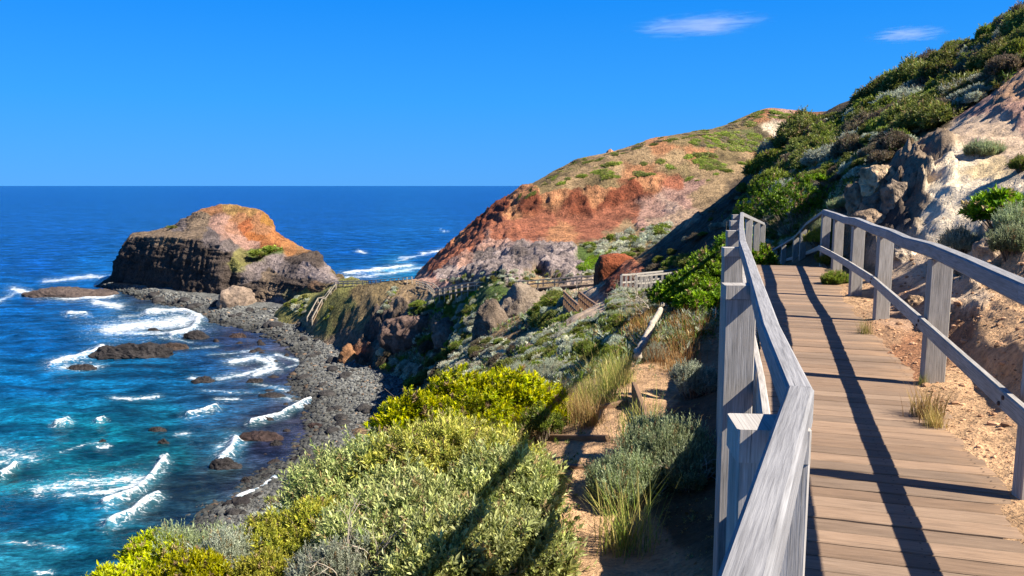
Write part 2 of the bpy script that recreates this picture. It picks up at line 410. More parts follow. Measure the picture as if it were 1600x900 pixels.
# soils: (colour, large roughness in m at 100 m, ridged)
SAND=(.60,.37,.20); PALES=(.66,.48,.32); CREAM=(.84,.68,.47); WHITEISH=(.74,.64,.53); RED=(.36,.13,.07); REDD=(.21,.062,.03); ORANGE=(.46,.215,.10)
OLIVE=(.25,.18,.085); TAN=(.37,.25,.13); GREYM=(.34,.27,.245); GREYD=(.20,.16,.145); BROWNR=(.25,.18,.12); GRASS=(.30,.28,.085); GREEN=(.10,.15,.03); SCRUB=(.13,.10,.055); SHADE=(.10,.072,.045); DKROCK=(.10,.075,.06)  # SHADE: spur flank soil, darkened so its colour carries the shade
PINK=(.46,.27,.20)
ZN = [  # px, py, soil, roughness scale
 (900,860,SAND,.5),(1000,850,SAND,.5),(880,700,SAND,.5),(950,640,SAND,.5),(1020,590,SAND,.5),(1060,560,TAN,.5),(940,780,SAND,.5),(1080,800,SCRUB,.5),(1100,650,SCRUB,.5),(800,760,SCRUB,.5),(650,850,SCRUB,.5),(700,650,SCRUB,.5),(400,880,SCRUB,.5),(200,880,SCRUB,.5),(500,800,SCRUB,.5),
 (980,540,TAN,.6),(900,560,TAN,.6),(1080,480,TAN,.6),(1020,480,SCRUB,.6),(800,580,TAN,.8),(700,580,GRASS,.8),(640,580,TAN,1),(600,560,BROWNR,1.5),(550,560,(.2,.09,.05),1.8),(720,540,TAN,1),(800,540,TAN,1),(880,530,PALES,.8),(850,500,TAN,.8),
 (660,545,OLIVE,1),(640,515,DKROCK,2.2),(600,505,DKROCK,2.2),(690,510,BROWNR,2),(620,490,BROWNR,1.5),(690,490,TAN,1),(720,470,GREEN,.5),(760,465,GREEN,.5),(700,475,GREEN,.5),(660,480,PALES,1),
 (640,452,TAN,1),(600,445,OLIVE,1),(560,450,OLIVE,1),(570,480,OLIVE,1.3),(540,500,OLIVE,1.1),(520,480,GRASS,.7),(500,500,GRASS,.6),(470,480,GRASS,.6),(440,475,GRASS,.6),(530,445,GRASS,.5),(600,430,GRASS,.4),(480,500,TAN,.5),(530,530,BROWNR,1.2),
 (850,440,TAN,.6),(920,450,PALES,.6),(780,450,GREEN,.6),(700,450,PINK,.8),
 (700,430,GREYM,1.7),(740,430,GREYM,1.7),(780,415,GREYM,1.75),(820,415,GREYD,1.9),(840,395,GREYM,1.75),(880,400,GREYM,1.7),(900,420,GREYM,2.0),(760,405,GREYD,1.8),(720,415,PINK,2),(860,425,GREYM,2),(800,430,GREYM,2),
 (930,400,GREEN,.4),(910,410,GREEN,.5),(960,390,GRASS,.6),(940,380,TAN,.8),(1000,390,OLIVE,.8),(980,360,TAN,.8),(1020,350,(.44,.3,.2),1.2),
 (660,430,PINK,1.2),(680,420,RED,1.4),(700,395,RED,1.6),(740,380,RED,1.6),(760,390,PINK,1.8),(790,360,RED,1.6),(830,360,RED,1.2),(850,350,RED,1.2),(880,365,ORANGE,1.2),(900,345,RED,1.2),(930,365,RED,1.0),(950,345,RED,1.2),(980,330,RED,1.2),(1000,350,PINK,1.4),(1040,330,(.50,.34,.25),1.4),(1060,345,(.46,.31,.2),1.2),(1020,330,PINK,1.2),(1060,310,PINK,1.2),
 (690,375,ORANGE,1.8),(740,350,REDD,1.75),(780,325,REDD,1.75),(800,335,ORANGE,1.75),(830,320,REDD,1.75),(870,315,ORANGE,1.75),(900,320,REDD,1.75),(940,300,ORANGE,1.75),(960,315,REDD,1.75),(1000,300,REDD,1.75),(1010,290,ORANGE,1.6),(1050,285,RED,1.2),
 (820,305,ORANGE,1.6),(850,290,OLIVE,.7),(900,280,TAN,.7),(880,260,OLIVE,.7),(950,265,TAN,.7),(940,285,OLIVE,.7),(1000,265,ORANGE,.8),(1000,245,TAN,.7),(1050,250,TAN,.8),(1060,270,OLIVE,.7),(1100,270,TAN,.8),(1100,300,TAN,1),(1080,290,PINK,1),(1040,235,ORANGE,.8),(1090,240,ORANGE,.8),(1130,250,OLIVE,.8),(1160,260,TAN,.8),(1200,240,ORANGE,.8),
 (1100,216,OLIVE,.7),(1150,210,(.14,.15,.05),.7),(1180,215,SCRUB,.7),(1060,215,OLIVE,.7),(1150,195,OLIVE,.7),(1185,175,ORANGE,.8),(1220,180,PINK,.8),(1215,200,CREAM,.8),(1240,190,RED,.8),(1250,200,OLIVE,.8),
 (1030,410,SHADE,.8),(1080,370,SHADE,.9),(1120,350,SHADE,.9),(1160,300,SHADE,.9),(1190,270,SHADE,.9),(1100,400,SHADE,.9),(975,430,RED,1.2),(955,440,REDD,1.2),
 (1240,240,SCRUB,.9),(1300,200,SCRUB,.9),(1400,150,SCRUB,.9),(1500,90,SCRUB,.9),(1580,40,SCRUB,.9),(1480,140,SCRUB,.9),(1370,180,(.3,.13,.07),.9),(1260,260,(.28,.15,.08),.9),(1240,300,SCRUB,.7),(1200,340,SCRUB,.7),(1280,290,SCRUB,.7),(1250,370,SCRUB,.6),(1330,250,TAN,.8),(1400,215,PALES,.9),
 (1380,260,BROWNR,1.6),(1360,300,BROWNR,1.8),(1390,320,BROWNR,1.8),(1340,340,BROWNR,1.6),(1400,350,DKROCK,1.6),(1420,290,BROWNR,1.8),(1445,240,BROWNR,1.3),(1430,330,BROWNR,1.2),(1468,262,CREAM,1.15),(1466,300,CREAM,1.05),(1456,345,CREAM,1.0),(1500,250,CREAM,1.0),(1520,300,CREAM,.95),(1500,340,CREAM,.95),(1480,380,CREAM,.95),(1440,400,PALES,.9),(1530,275,(.78,.58,.32),1.0),(1560,320,CREAM,1),  # brown left of the cream puts that rock side's shade into colour
 (1560,220,PALES,1.0),(1500,200,PALES,1.0),(1590,190,PINK,1.2),(1580,150,(.5,.3,.18),1.2),(1450,190,TAN,1.0),(1600,250,PALES,1),(1500,170,PINK,1),
 (1560,380,PALES,1),(1560,440,SAND,1.2),(1520,480,PALES,1.4),(1500,520,(.42,.22,.11),1.0),(1560,520,SAND,1.2),(1480,420,PALES,.8),(1400,480,(.48,.30,.19),.6),(1380,540,(.42,.24,.13),.6),(1420,570,(.42,.2,.1),.6),(1500,620,SAND,.4),(1560,650,SAND,.4),(1600,700,SAND,.4),(1700,700,SAND,.5),(1330,470,SAND,.4),(1300,430,SCRUB,.4),(1600,900,SAND,.4),(2000,600,SAND,.6),(2000,300,PALES,1),(2000,100,SCRUB,1),
]
ZP = np.array([(a, b) for a, b, _, _ in ZN], float); ZC = np.array([c for _, _, c, _ in ZN]) * 0.76; ZR = np.array([r for _, _, _, r in ZN])
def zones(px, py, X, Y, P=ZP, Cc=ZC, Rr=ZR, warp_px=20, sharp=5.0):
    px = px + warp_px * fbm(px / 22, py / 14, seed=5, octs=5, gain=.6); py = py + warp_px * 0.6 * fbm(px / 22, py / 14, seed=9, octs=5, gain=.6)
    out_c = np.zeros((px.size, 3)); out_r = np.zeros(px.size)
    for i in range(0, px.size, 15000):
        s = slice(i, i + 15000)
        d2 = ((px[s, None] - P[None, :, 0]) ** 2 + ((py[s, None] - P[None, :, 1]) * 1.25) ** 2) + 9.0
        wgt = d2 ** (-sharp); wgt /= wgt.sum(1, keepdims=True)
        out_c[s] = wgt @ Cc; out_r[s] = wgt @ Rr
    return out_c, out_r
def terrain(X, Y, want_col=False):
    X = np.asarray(X, float).ravel(); Y = np.maximum(np.asarray(Y, float).ravel(), 0.6)
    px = CX + F * X / Y
    z = base_z(px, np.log(Y))
    _, py = proj(X, Y, z)
    c, r = zones(px, np.clip(py, -200, 1000), X, Y)
    # roughness grows from centimetres near the path to metres on the far cliffs
    s = a = np.clip(Y / 100.0, 0.05, 2.0)
    n1 = fbm(X / 9.0, Y / 9.0, z / 9.0, octs=5, seed=3) * 1.5 * np.clip(Y / 90, 0, 1) 
    n2 = fbm(X / 2.4, Y / 2.4, z / 2.4, octs=4, seed=21, ridged=True) * 0.42 * np.clip((Y - 10) / 30, 0.0, 1)
    n3 = fbm(X / 0.7, Y / 0.7, octs=4, seed=33) * 0.075
    rock = np.clip(r - 1.0, 0, 2)
    n4 = fbm(X / 5.5, Y / 11.0, z / 3.0, octs=5, seed=44, ridged=True, gain=.6) * 2.3 * rock * np.clip(Y / 130, 0.05, 1.3)
    near_rock = fbm(X / 1.1, Y / 1.3, z * 1.2, octs=5, seed=50, ridged=True) * 0.62 * np.clip(r - 0.78, 0, 1) * np.clip((70 - Y) / 30, 0, 1) * np.clip((Y - 4) / 6, .15, 1)
    n5 = fbm(X / .45, Y / .45, z / .3, octs=4, seed=58, ridged=True, gain=.6) * .10 * np.clip((r - .7) * 2.2, 0, 1) * np.clip((40 - Y) / 15, 0, 1) * np.clip((Y - 6) / 4, 0, 1)
    z2 = z + (n1 + n2) * r * 0.6 + n3 + n4 + near_rock + n5
    # keep the ground under the boards
    ad = X * PD[0] + Y * PD[1]; sd = X * PN[0] + Y * PN[1]
    edge = (sd > 1.2) & (sd < 2.1) & (ad < 17.5)
    sedge = 1.37 + .13 * fbm(X / .8, Y / .8, octs=4, seed=82)
    ze = DECK + np.clip(0.13 * (sd - sedge), -.035, .05) + 0.006 * fbm(X / .2, Y / .2, octs=3, seed=81)
    k = np.clip((2.1 - sd) / .5, 0, 1)
    z2 = np.where(edge, z2 * (1 - k) + ze * k, z2)
    inside = (sd > -0.15) & (sd < 1.2) & (ad < 18.3)
    z2 = np.where(inside, np.minimum(z2, DECK - 0.12), z2)
    return (z2, c, px, py) if want_col else z2

def terrain_mesh(name, cols, rows, mat):
    gx, gy = np.meshgrid(cols, rows)
    Yv = gy.ravel(); Xv = (gx.ravel() - CX) / F * Yv
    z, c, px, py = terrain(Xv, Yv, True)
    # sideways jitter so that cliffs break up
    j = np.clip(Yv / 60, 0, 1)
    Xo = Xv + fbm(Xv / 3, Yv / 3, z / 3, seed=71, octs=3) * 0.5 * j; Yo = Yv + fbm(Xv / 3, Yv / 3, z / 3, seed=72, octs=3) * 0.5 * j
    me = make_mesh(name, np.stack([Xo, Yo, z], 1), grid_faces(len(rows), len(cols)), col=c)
    return link(name, me, mat)
cols = np.concatenate([np.arange(-700, 380, 14), np.arange(380, 1680, 3.4), np.arange(1680, 2800, 14)])
near = setp(terrain_mesh('hillside', cols, np.exp(np.linspace(math.log(0.7), math.log(46), 520)), M_near), kind='structure')
cols2 = np.concatenate([np.arange(-700, 400, 20), np.arange(400, 1460, 2.4), np.arange(1460, 2800, 16)])
far = setp(terrain_mesh('hill', cols2, np.exp(np.linspace(math.log(45.6), math.log(500), 470)), M_far), kind='structure')

_Yr = np.exp(np.linspace(math.log(1.2), math.log(450), 520)); _Px = np.arange(-40, 1720, 4.0)
_tx, _ty = np.meshgrid(_Px, _Yr)
_TZ = terrain((_tx.ravel() - CX) / F * _ty.ravel(), _ty.ravel()).reshape(_tx.shape)
def hit(px, py, ymin=1.2):
    """first ground point seen through a place of the survey"""
    u = (px - _Px[0]) / 4.0; i = int(u); f = u - i
    if i < 0 or i >= len(_Px) - 1: return None
    k0 = int(np.searchsorted(_Yr, ymin))
    Yr = _Yr[k0:]; z = _TZ[k0:, i] * (1 - f) + _TZ[k0:, i + 1] * f
    _, q = proj((px - CX) / F * Yr, Yr, z)
    k = int(np.argmax(q <= py))
    if q[k] > py: return None
    if k == 0: return (px - CX) / F * Yr[0], Yr[0], float(z[0])
    t = (q[k-1] - py) / max(1e-6, q[k-1] - q[k])
    Y = Yr[k-1] + (Yr[k] - Yr[k-1]) * t
    return (px - CX) / F * Y, float(Y), float(z[k-1] + (z[k] - z[k-1]) * t)

# ------------------------------------------------------------------ headland
def lofted(name, rowsdef, px0, px1, ncol, nsub, zoneset, mat, amp, seed=0, back=True):
    pxs = np.linspace(px0, px1, ncol); ptsr = []
    for rd in rowsdef:
        if rd[0] == 'z':   # offset of the previous row: dY, absolute z
            p = ptsr[-1] if len(ptsr) else None
            ptsr.append(np.stack([(pxs - CX) / F * (p[:, 1] + rd[1]), p[:, 1] + rd[1], np.minimum(p[:, 2] + rd[3], 1e9) if rd[2] is None else np.full(ncol, float(rd[2]))], 1)); continue
        a = np.array(rd, float)
        py = np.interp(pxs, a[:, 0], a[:, 1]); Y = np.interp(pxs, a[:, 0], a[:, 2])
        X, Y_, Z = unproj(pxs, py, Y); ptsr.append(np.stack([X, Y, Z], 1))
    first = ptsr[0].copy(); first[:, 1] -= 3; first[:, 0] = (pxs - CX) / F * first[:, 1]; first[:, 2] = -3; ptsr.insert(0, first)
    P = np.array(ptsr)
    t = np.linspace(0, len(P) - 1, (len(P) - 1) * nsub + 1); i = np.minimum(t.astype(int), len(P) - 2); f = (t - i)[:, None, None]
    G = P[i] * (1 - f) + P[i+1] * f
    for _ in range(3):
        G[1:-1] = (G[:-2] + 2 * G[1:-1] + G[2:]) / 4; G[:, 1:-1] = (G[:, :-2] + 2 * G[:, 1:-1] + G[:, 2:]) / 4
    du = np.gradient(G, axis=1); dv = np.gradient(G, axis=0); nrm = np.cross(du, dv); nrm /= np.linalg.norm(nrm, axis=-1, keepdims=True) + 1e-9
    V = G.reshape(-1, 3); N = nrm.reshape(-1, 3)
    px, py = proj(V[:, 0], V[:, 1], V[:, 2])
    zp = np.array([(a, b) for a, b, _, _ in zoneset], float); zc = np.array([c for _, _, c, _ in zoneset]) * 0.66; zr = np.array([r for _, _, _, r in zoneset])
    c, r = zones(px, py, V[:, 0], V[:, 1], zp, zc, zr, warp_px=13, sharp=5.0)
    steep = np.clip(1 - np.abs(N[:, 2]), 0, 1)
    n = fbm(V[:, 0] / 7, V[:, 1] / 7, V[:, 2] / 12, octs=5, seed=seed) * amp + fbm(V[:, 0] / 1.8, V[:, 1] / 1.8, V[:, 2] / 9, octs=4, seed=seed + 5, ridged=True) * amp * 0.8 * steep * r
    n += fbm(V[:, 0] / 2.2, V[:, 1] / 2.2, V[:, 2] / 1.2, octs=4, seed=seed + 8, ridged=True) * amp * 0.35 * r
    n += fbm(V[:, 0] / 9, V[:, 1] / 9, V[:, 2] / 0.8, octs=3, seed=seed + 12) * amp * 0.45 * r
    V = V + N * n[:, None]
    return link(name, make_mesh(name, V, grid_faces(G.shape[0], G.shape[1]), col=c), mat)
HZ = [(180,440,DKROCK,1),(200,400,DKROCK,1.2),(240,400,DKROCK,1.2),(280,400,DKROCK,1.2),(320,400,DKROCK,1.2),(350,400,DKROCK,1.2),(200,440,DKROCK,1),(260,440,DKROCK,1),(320,440,DKROCK,1),(350,430,DKROCK,1),(370,440,DKROCK,1),(220,380,DKROCK,1.2),(300,385,DKROCK,1.2),
 (215,366,BROWNR,.8),(250,366,BROWNR,.8),(290,367,BROWNR,.8),(330,370,GREYD,.9),(360,385,GREYD,1.2),(300,352,BROWNR,1.1),(280,352,GREYD,1.2),(320,345,BROWNR,1.2),(310,360,BROWNR,1.0),(345,362,PINK,.6),(340,345,PINK,.6),(370,375,PINK,.6),(395,385,PINK,.5),
 (330,330,ORANGE,.5),(360,325,(.45,.27,.10),.4),(385,330,(.45,.25,.09),.4),(375,340,ORANGE,.6),(400,345,ORANGE,.6),(415,345,(.5,.24,.06),.6),(385,350,(.40,.13,.05),.8),(410,358,ORANGE,.6),(400,368,(.45,.16,.05),.5),(425,372,(.5,.2,.07),.5),(450,385,(.5,.22,.08),.4),(420,385,(.45,.17,.06),.4),(470,390,(.46,.24,.10),.4),(365,355,(.42,.22,.14),.5),
 (375,405,(.25,.22,.08),.5),(400,400,(.14,.17,.04),.4),(420,395,(.10,.15,.03),.4),(370,410,GRASS,.5),
 (400,420,GREYM,.9),(430,412,GREYM,1),(450,420,GREYD,1.1),(470,405,DKROCK,1.2),(490,405,DKROCK,1.2),(480,420,GREYM,.9),(500,425,GREYM,.9),(520,435,(.45,.36,.32),.6),(540,438,GRASS,.4),(530,428,OLIVE,.4),(390,435,GREYD,1.1),(420,435,BROWNR,1.1),
 (440,447,DKROCK,1.2),(400,450,DKROCK,1.2),(470,448,DKROCK,1.2),(420,460,BROWNR,1.2),(450,462,(.16,.14,.08),1),(480,465,GRASS,.5),(500,455,(.2,.12,.07),1),(520,450,OLIVE,.7),(430,475,GREYM,.6),(390,475,BROWNR,1)]
head_rows = [
 [(156,450,286),(180,452,281),(205,456,272),(235,460,264),(262,464,258),(300,470,249),(345,476,242),(370,470,243),(395,478,236),(420,475,233),(455,472,226),(490,468,212),(525,455,200),(575,450,190)],
 [(156,449,287),(172,440,285),(186,420,282),(196,400,279),(235,400,268),(262,400,262),(300,402,254),(345,410,247),(362,425,247),(395,452,240),(420,455,236),(455,456,229),(490,456,215),(525,450,203),(575,449,191)],
 [(156,448,288),(175,436,287),(190,400,285),(204,371,282),(235,369,271),(262,369,265),(300,373,257),(345,380,250),(362,400,249),(395,438,243),(420,441,239),(455,443,231),(490,447,217),(525,446,205),(575,447,192)],
 [(156,447,289),(175,434,290),(192,398,291),(206,368,290),(235,366,286),(262,364,282),(300,360,276),(345,362,268),(362,386,262),(395,412,255),(420,414,252),(455,412,246),(490,413,236),(525,439,212),(575,445,194)],
 [(156,446,290),(176,433,292),(192,396,294),(206,366,294),(235,365,292),(262,359,290),(300,347,286),(345,345,280),(370,372,272),(395,390,268),(420,390,266),(455,393,262),(490,402,250),(525,437,218),(575,443,197)],
 [(156,445,291),(177,432,294),(193,395,297),(206,364,299),(235,363,298),(262,355,298),(285,343,297),(315,328,295),(345,321,293),(370,320,291),(395,326,289),(412,334,287),(423,344,285),(429,361,281),(455,378,276),(490,393,263),(502,405,252),(515,420,240),(540,434,216),(575,441,200)],
 ('z', 16, None, -5), ('z', 14, -4, 0)]
headland = setp(lofted('headland', head_rows, 156, 575, 420, 34, HZ, M_head, 1.25, seed=90), kind='structure')

# ------------------------------------------------------------------ beach
SH = np.array([(150,447),(190,457),(240,470),(290,484),(340,503),(400,516),(440,532),(466,552),(480,566),(462,585),(470,600),(482,622),(490,652),(482,684),(462,708),(436,730),(408,750),(385,770),(348,788),(322,802),(315,830),(330,880),(330,960)], float)
IN = np.array([(170,444),(220,450),(270,460),(330,470),(370,483),(420,482),(460,492),(500,500),(530,510),(548,535),(556,560),(575,585),(620,600),(660,618),(690,650),(680,690),(650,720),(600,760),(560,800),(530,830),(500,860),(480,900),(470,960)], float)
def resamp(P, n):
    t = np.linspace(0, len(P) - 1, n); i = np.minimum(t.astype(int), len(P) - 2); f = (t - i)[:, None]
    return P[i] * (1 - f) + P[i+1] * f
nb = 260
shw = np.stack(unproj_z(*resamp(SH, nb).T, 0.0), 1); inw = np.stack(unproj_z(*resamp(IN, nb).T, 1.9), 1)
def smooth(P, k=6):
    P = P.copy()
    for _ in range(k): P[1:-1] = (P[:-2] + 2 * P[1:-1] + P[2:]) / 4
    return P
shw, inw = smooth(shw), smooth(inw)
outv = shw + (shw - inw) / np.linalg.norm(shw - inw, axis=1, keepdims=True) * 14; outv[:, 2] = -1.6
inl = inw + (inw - shw) / np.linalg.norm(inw - shw, axis=1, keepdims=True) * 9; inl[:, 2] = 3.2
def beach_pt(u, v):
    """u along 0..1, v from the sea floor (-1) over the waterline (0) to the cliff foot (1), 1.6 beyond"""
    t = u * (nb - 1); i = np.minimum(t.astype(int), nb - 2); f = (t - i)[:, None]
    g = lambda A: A[i] * (1 - f) + A[i+1] * f
    o, s, n_, l_ = g(outv), g(shw), g(inw), g(inl); v = v[:, None]
    p = np.where(v < 0, s + (o - s) * (-v), np.where(v < 1, s + (n_ - s) * v, n_ + (l_ - n_) * (v - 1)))
    p = p.copy(); p[:, 2] += fbm(p[:, 0] / 6, p[:, 1] / 6, octs=4, seed=60) * 0.35 + 0.3 * np.clip(v[:, 0] * 5, 0, 1)
    return p
uu, vv = np.meshgrid(np.linspace(0, 1, 520), np.linspace(-1, 1.6, 150))
bp_ = beach_pt(uu.ravel(), vv.ravel())
tone = np.clip(vv.ravel(), 0, 1)[:, None]
wet = np.clip(bp_[:, 2] / 1.4, 0, 1)[:, None]
bcol = np.array((.042, .042, .038)) * (1 - wet) + np.array((.115, .115, .105)) * wet
setp(link('beach', make_mesh('beach', bp_, grid_faces(150, 520), col=bcol), M_beach), kind='structure')

def ico(sub):
    import bmesh
    bm = bmesh.new(); bmesh.ops.create_icosphere(bm, subdivisions=sub, radius=1.0)
    V = np.array([v.co[:] for v in bm.verts]); Fc = np.array([[v.index for v in f.verts] for f in bm.faces]); bm.free()
    return V, Fc
ICO1, ICOF1 = ico(1); ICO2, ICOF2 = ico(2); ICO5, ICOF5 = ico(5); ICO6, ICOF6 = ico(6); ICO4, ICOF4 = ico(4)
def stones(name, P, size, colr, mat, seed=0, flat=0.65):
    r = np.random.default_rng(seed); n = len(P)
    V = ICO1[None] * (1 + 0.35 * (r.random((n, len(ICO1), 1)) - 0.5)) * size[:, None, None] * (0.7 + 0.6 * r.random((n, 1, 3)))
    V[..., 2] *= flat
    a = r.random(n) * 6.283; ca, sa = np.cos(a)[:, None], np.sin(a)[:, None]
    X = V[..., 0] * ca - V[..., 1] * sa; Yy = V[..., 0] * sa + V[..., 1] * ca
    V = np.stack([X, Yy, V[..., 2]], -1) + P[:, None]
    Fc = (ICOF1[None] + (np.arange(n) * len(ICO1))[:, None, None]).reshape(-1, 3)
    c = np.repeat(colr, len(ICO1), axis=0)
    return link(name, make_mesh(name, V.reshape(-1, 3), Fc, col=c, smooth=False), mat)
M_stone = terrain_mat('pebble_basalt', (0.3, 3.0, 12.0), 0.2, 0.3, 0.05, rough=0.7)
n = 30000
u = rng.random(n); v = rng.random(n) * 1.35 - 0.22
u = np.where(rng.random(n) < .35, u, .35 + .65 * u); p = beach_pt(u, v)
keep = (np.hypot(p[:, 0], p[:, 1]) > 60) & ((v > 0.02) | (rng.random(n) < 0.55))
p = p[keep]; v = v[keep]; n = len(p)
dist = p[:, 1]
size = (0.13 + 0.30 * rng.random(n) ** 3) * np.clip(dist / 130, 0.75, 1.5) * np.where(v < 0.15, 1.5, 1.0)
p[:, 2] += size * 0.15
wet = np.clip(p[:, 2] / 1.5, 0, 1)[:, None]
g = (np.array((.036, .036, .033)) * (1 - wet) + np.array((.115, .115, .105)) * wet) * (0.55 + 0.9 * rng.random((n, 1)))
g = np.where(rng.random((n, 1)) < 0.04, g * np.array((1.8, 1.25, 0.9)), g)
setp(stones('pebbles', p, size, g, M_stone, seed=4), 'dark grey basalt pebbles and cobbles heaped along the curved cove beach', 'pebbles', kind='stuff')

# ------------------------------------------------------------------ sea
sx = np.concatenate([-np.exp(np.linspace(math.log(12000), math.log(420), 40)), np.arange(-400, 720, 2.0), np.exp(np.linspace(math.log(722), math.log(12000), 60))])
sy = np.concatenate([np.exp(np.linspace(math.log(20), math.log(60), 12))[:-1], np.exp(np.linspace(math.log(60), math.log(600), 470))[:-1], np.exp(np.linspace(math.log(600), math.log(90000), 90))])
gx, gy = np.meshgrid(sx, sy); Yv = gy.ravel(); Xv = (gx.ravel() - CX) / F * Yv
amp = np.clip(1 - (Yv - 500) / 800, 0, 1)
wav = (np.sin(Xv * 0.42 + Yv * 0.33 + 2.2 * fbm(Xv / 25, Yv / 25, seed=8)) * 0.10 + fbm(Xv / 4.0 + Yv / 9, Yv / 2.6, octs=4, seed=12) * 0.20 + fbm(Xv / 1.3, Yv / 1.0, octs=2, seed=14) * 0.06) * amp
spx, spy = proj(Xv, Yv, np.zeros_like(Xv))
SEA = [  # px, py, base colour
 (0,292,(.004,.055,.26)),(400,292,(.004,.055,.26)),(800,292,(.004,.055,.26)),(0,320,(.002,.055,.25)),(500,330,(.002,.05,.24)),(800,330,(.002,.05,.24)),(100,370,(.002,.06,.26)),(550,390,(.002,.065,.27)),(680,400,(.002,.07,.28)),
 (60,410,(.002,.065,.27)),(150,430,(.003,.10,.30)),(20,470,(.002,.09,.28)),(560,425,(.003,.10,.32)),(630,430,(.02,.25,.42)),(120,480,(.002,.11,.30)),(60,530,(.002,.10,.28)),(200,500,(.01,.12,.28)),(40,600,(.003,.13,.28)),(150,590,(.004,.14,.26)),(250,580,(.004,.12,.24)),
 (330,560,(.01,.08,.18)),(400,550,(.03,.07,.14)),(350,520,(.03,.06,.13)),(300,500,(.03,.07,.14)),(230,475,(.03,.06,.10)),(60,660,(.004,.16,.24)),(140,680,(.005,.17,.20)),(240,650,(.006,.14,.20)),(320,640,(.012,.10,.19)),(400,620,(.02,.085,.15)),(460,640,(.045,.06,.085)),(490,660,(.07,.065,.08)),
 (420,570,(.045,.06,.12)),(445,550,(.07,.08,.10)),(420,700,(.04,.05,.09)),(340,700,(.015,.10,.15)),(260,720,(.008,.15,.17)),(180,740,(.006,.17,.19)),(60,740,(.005,.16,.18)),(350,740,(.035,.075,.09)),(300,770,(.035,.08,.08)),(420,740,(.03,.045,.07)),(380,760,(.04,.06,.08)),(150,800,(.003,.11,.17)),(60,800,(.003,.11,.20)),(240,790,(.02,.08,.10)),
 (60,860,(.01,.15,.19)),(150,860,(.006,.12,.17)),(0,890,(.015,.16,.2)),(220,840,(.006,.09,.12)),(300,820,(.015,.05,.08)),(480,620,(.05,.065,.09))]
sp_ = np.array([(a, b) for a, b, _ in SEA], float); sc_ = np.array([c for _, _, c in SEA]) * np.array((.42, .40, .47))
wx = spx + 26 * fbm(Xv / 14, Yv / 7, octs=4, seed=101); wy = spy + 12 * fbm(Xv / 14, Yv / 7, octs=4, seed=102)
scol = np.zeros((len(Xv), 3))
for i in range(0, len(Xv), 20000):
    s = slice(i, i + 20000)
    d2 = ((wx[s, None] - sp_[None, :, 0]) ** 2 + ((wy[s, None] - sp_[None, :, 1]) * 2.0) ** 2) + 200
    wg = d2 ** -2.0; wg /= wg.sum(1, keepdims=True); scol[s] = wg @ sc_
FOAM = [  # polyline, width px, height squash, strength
 ([(20,452),(60,462),(120,466),(175,462)],7,1.9,.85),([(0,470),(25,455)],8,2,.5),([(70,440),(120,434),(165,432)],6,2,.7),([(140,430),(165,436)],5,2,.6),
 ([(150,472),(185,478)],11,2,.8),([(110,490),(135,492)],6,2.2,.95),([(170,515),(230,508),(300,500)],22,1.8,.78),([(230,490),(290,485),(312,498),(300,515),(270,524)],9,1.8,1.0),([(160,520),(280,522)],9,2.4,.65),([(190,495),(240,490)],8,2,.5),
 ([(80,570),(120,560),(160,545)],9,1.9,.95),([(100,575),(150,573)],8,2,.9),([(145,550),(180,545)],6,2,.7),
 ([(340,592),(380,585),(425,572)],8,2.2,.75),([(360,565),(400,557),(430,575),(400,585)],8,1.8,.9),([(420,560),(430,575)],7,1.7,.9),([(330,555),(400,548)],5,2.4,.5),
 ([(180,622),(215,622),(246,618)],5,2.2,.9),([(295,650),(320,646),(338,638)],6,1.8,1.0),([(90,663),(105,658)],5,1.4,1.0),([(150,658),(162,656)],4,1.6,1.0),([(340,625),(368,623)],4,2,.8),([(278,678),(290,676)],4,1.6,.9),([(155,697),(170,697)],4,1.6,.9),([(300,590),(310,592)],4,1.5,.9),([(130,695),(160,690)],3,2,.5),([(95,708),(130,697)],3,2,.5),
 ([(395,662),(440,650),(485,625)],5,1.7,.95),([(440,620),(470,625)],8,1.8,.6),([(400,600),(450,610)],8,2.2,.45),([(460,640),(490,632)],5,2,.6),([(480,600),(485,625)],5,1.5,.4),
 ([(345,718),(360,705),(368,690)],9,1.2,1.0),([(335,700),(355,690)],7,1.6,.55),
 ([(60,765),(110,758),(170,750),(220,745)],17,1.8,.66),([(165,790),(210,772),(240,745),(258,722)],7,1.3,1.0),([(100,775),(170,770),(220,752)],10,1.8,.75),([(250,720),(262,716)],3,1.4,1),
 ([(168,822),(205,802),(230,785),(248,778)],7,1.3,1.0),([(185,812),(215,793)],8,1.6,.7),([(195,800),(220,790)],9,1.8,.5),
 ([(372,785),(400,772),(430,750)],8,1.4,.95),([(330,800),(380,790)],8,2,.6),([(340,815),(390,800)],9,2,.55),([(380,765),(420,745)],6,1.6,.6),([(425,745),(432,735)],5,1.3,.8),
 ([(0,742),(12,738),(24,730)],6,1.5,1.0),([(0,705),(50,715)],16,1.8,.55),([(0,720),(30,722)],9,1.6,.55),([(0,845),(60,850),(100,858)],10,2.6,.45),([(60,895),(80,893)],4,1.5,.9),
 ([(540,428),(580,424),(640,416)],7,2.3,.95),([(530,436),(600,428),(660,418)],7,2.6,.65),([(620,408),(680,392)],5,2.4,.6),([(660,396),(700,390)],4,2,.9),([(560,392),(570,395)],3,2,.9),([(625,402),(640,402)],3,2,.6),([(690,360),(700,362)],2,2,.6),
 ([(540,430),(545,437)],3,1,.4),([(250,528),(300,535)],6,2.4,.5),([(300,545),(340,540)],5,2.4,.45),([(430,555),(470,565)],5,2,.7),([(450,575),(475,568)],5,2,.5),([(320,610),(420,615)],7,3,.35),([(490,650),(515,660)],5,2,.45)]
foam = np.zeros(len(Xv))
fx = spx + 5 * fbm(Xv / 5, Yv / 4, octs=3, seed=111); fy = spy + 2.5 * fbm(Xv / 5, Yv / 4, octs=3, seed=112)
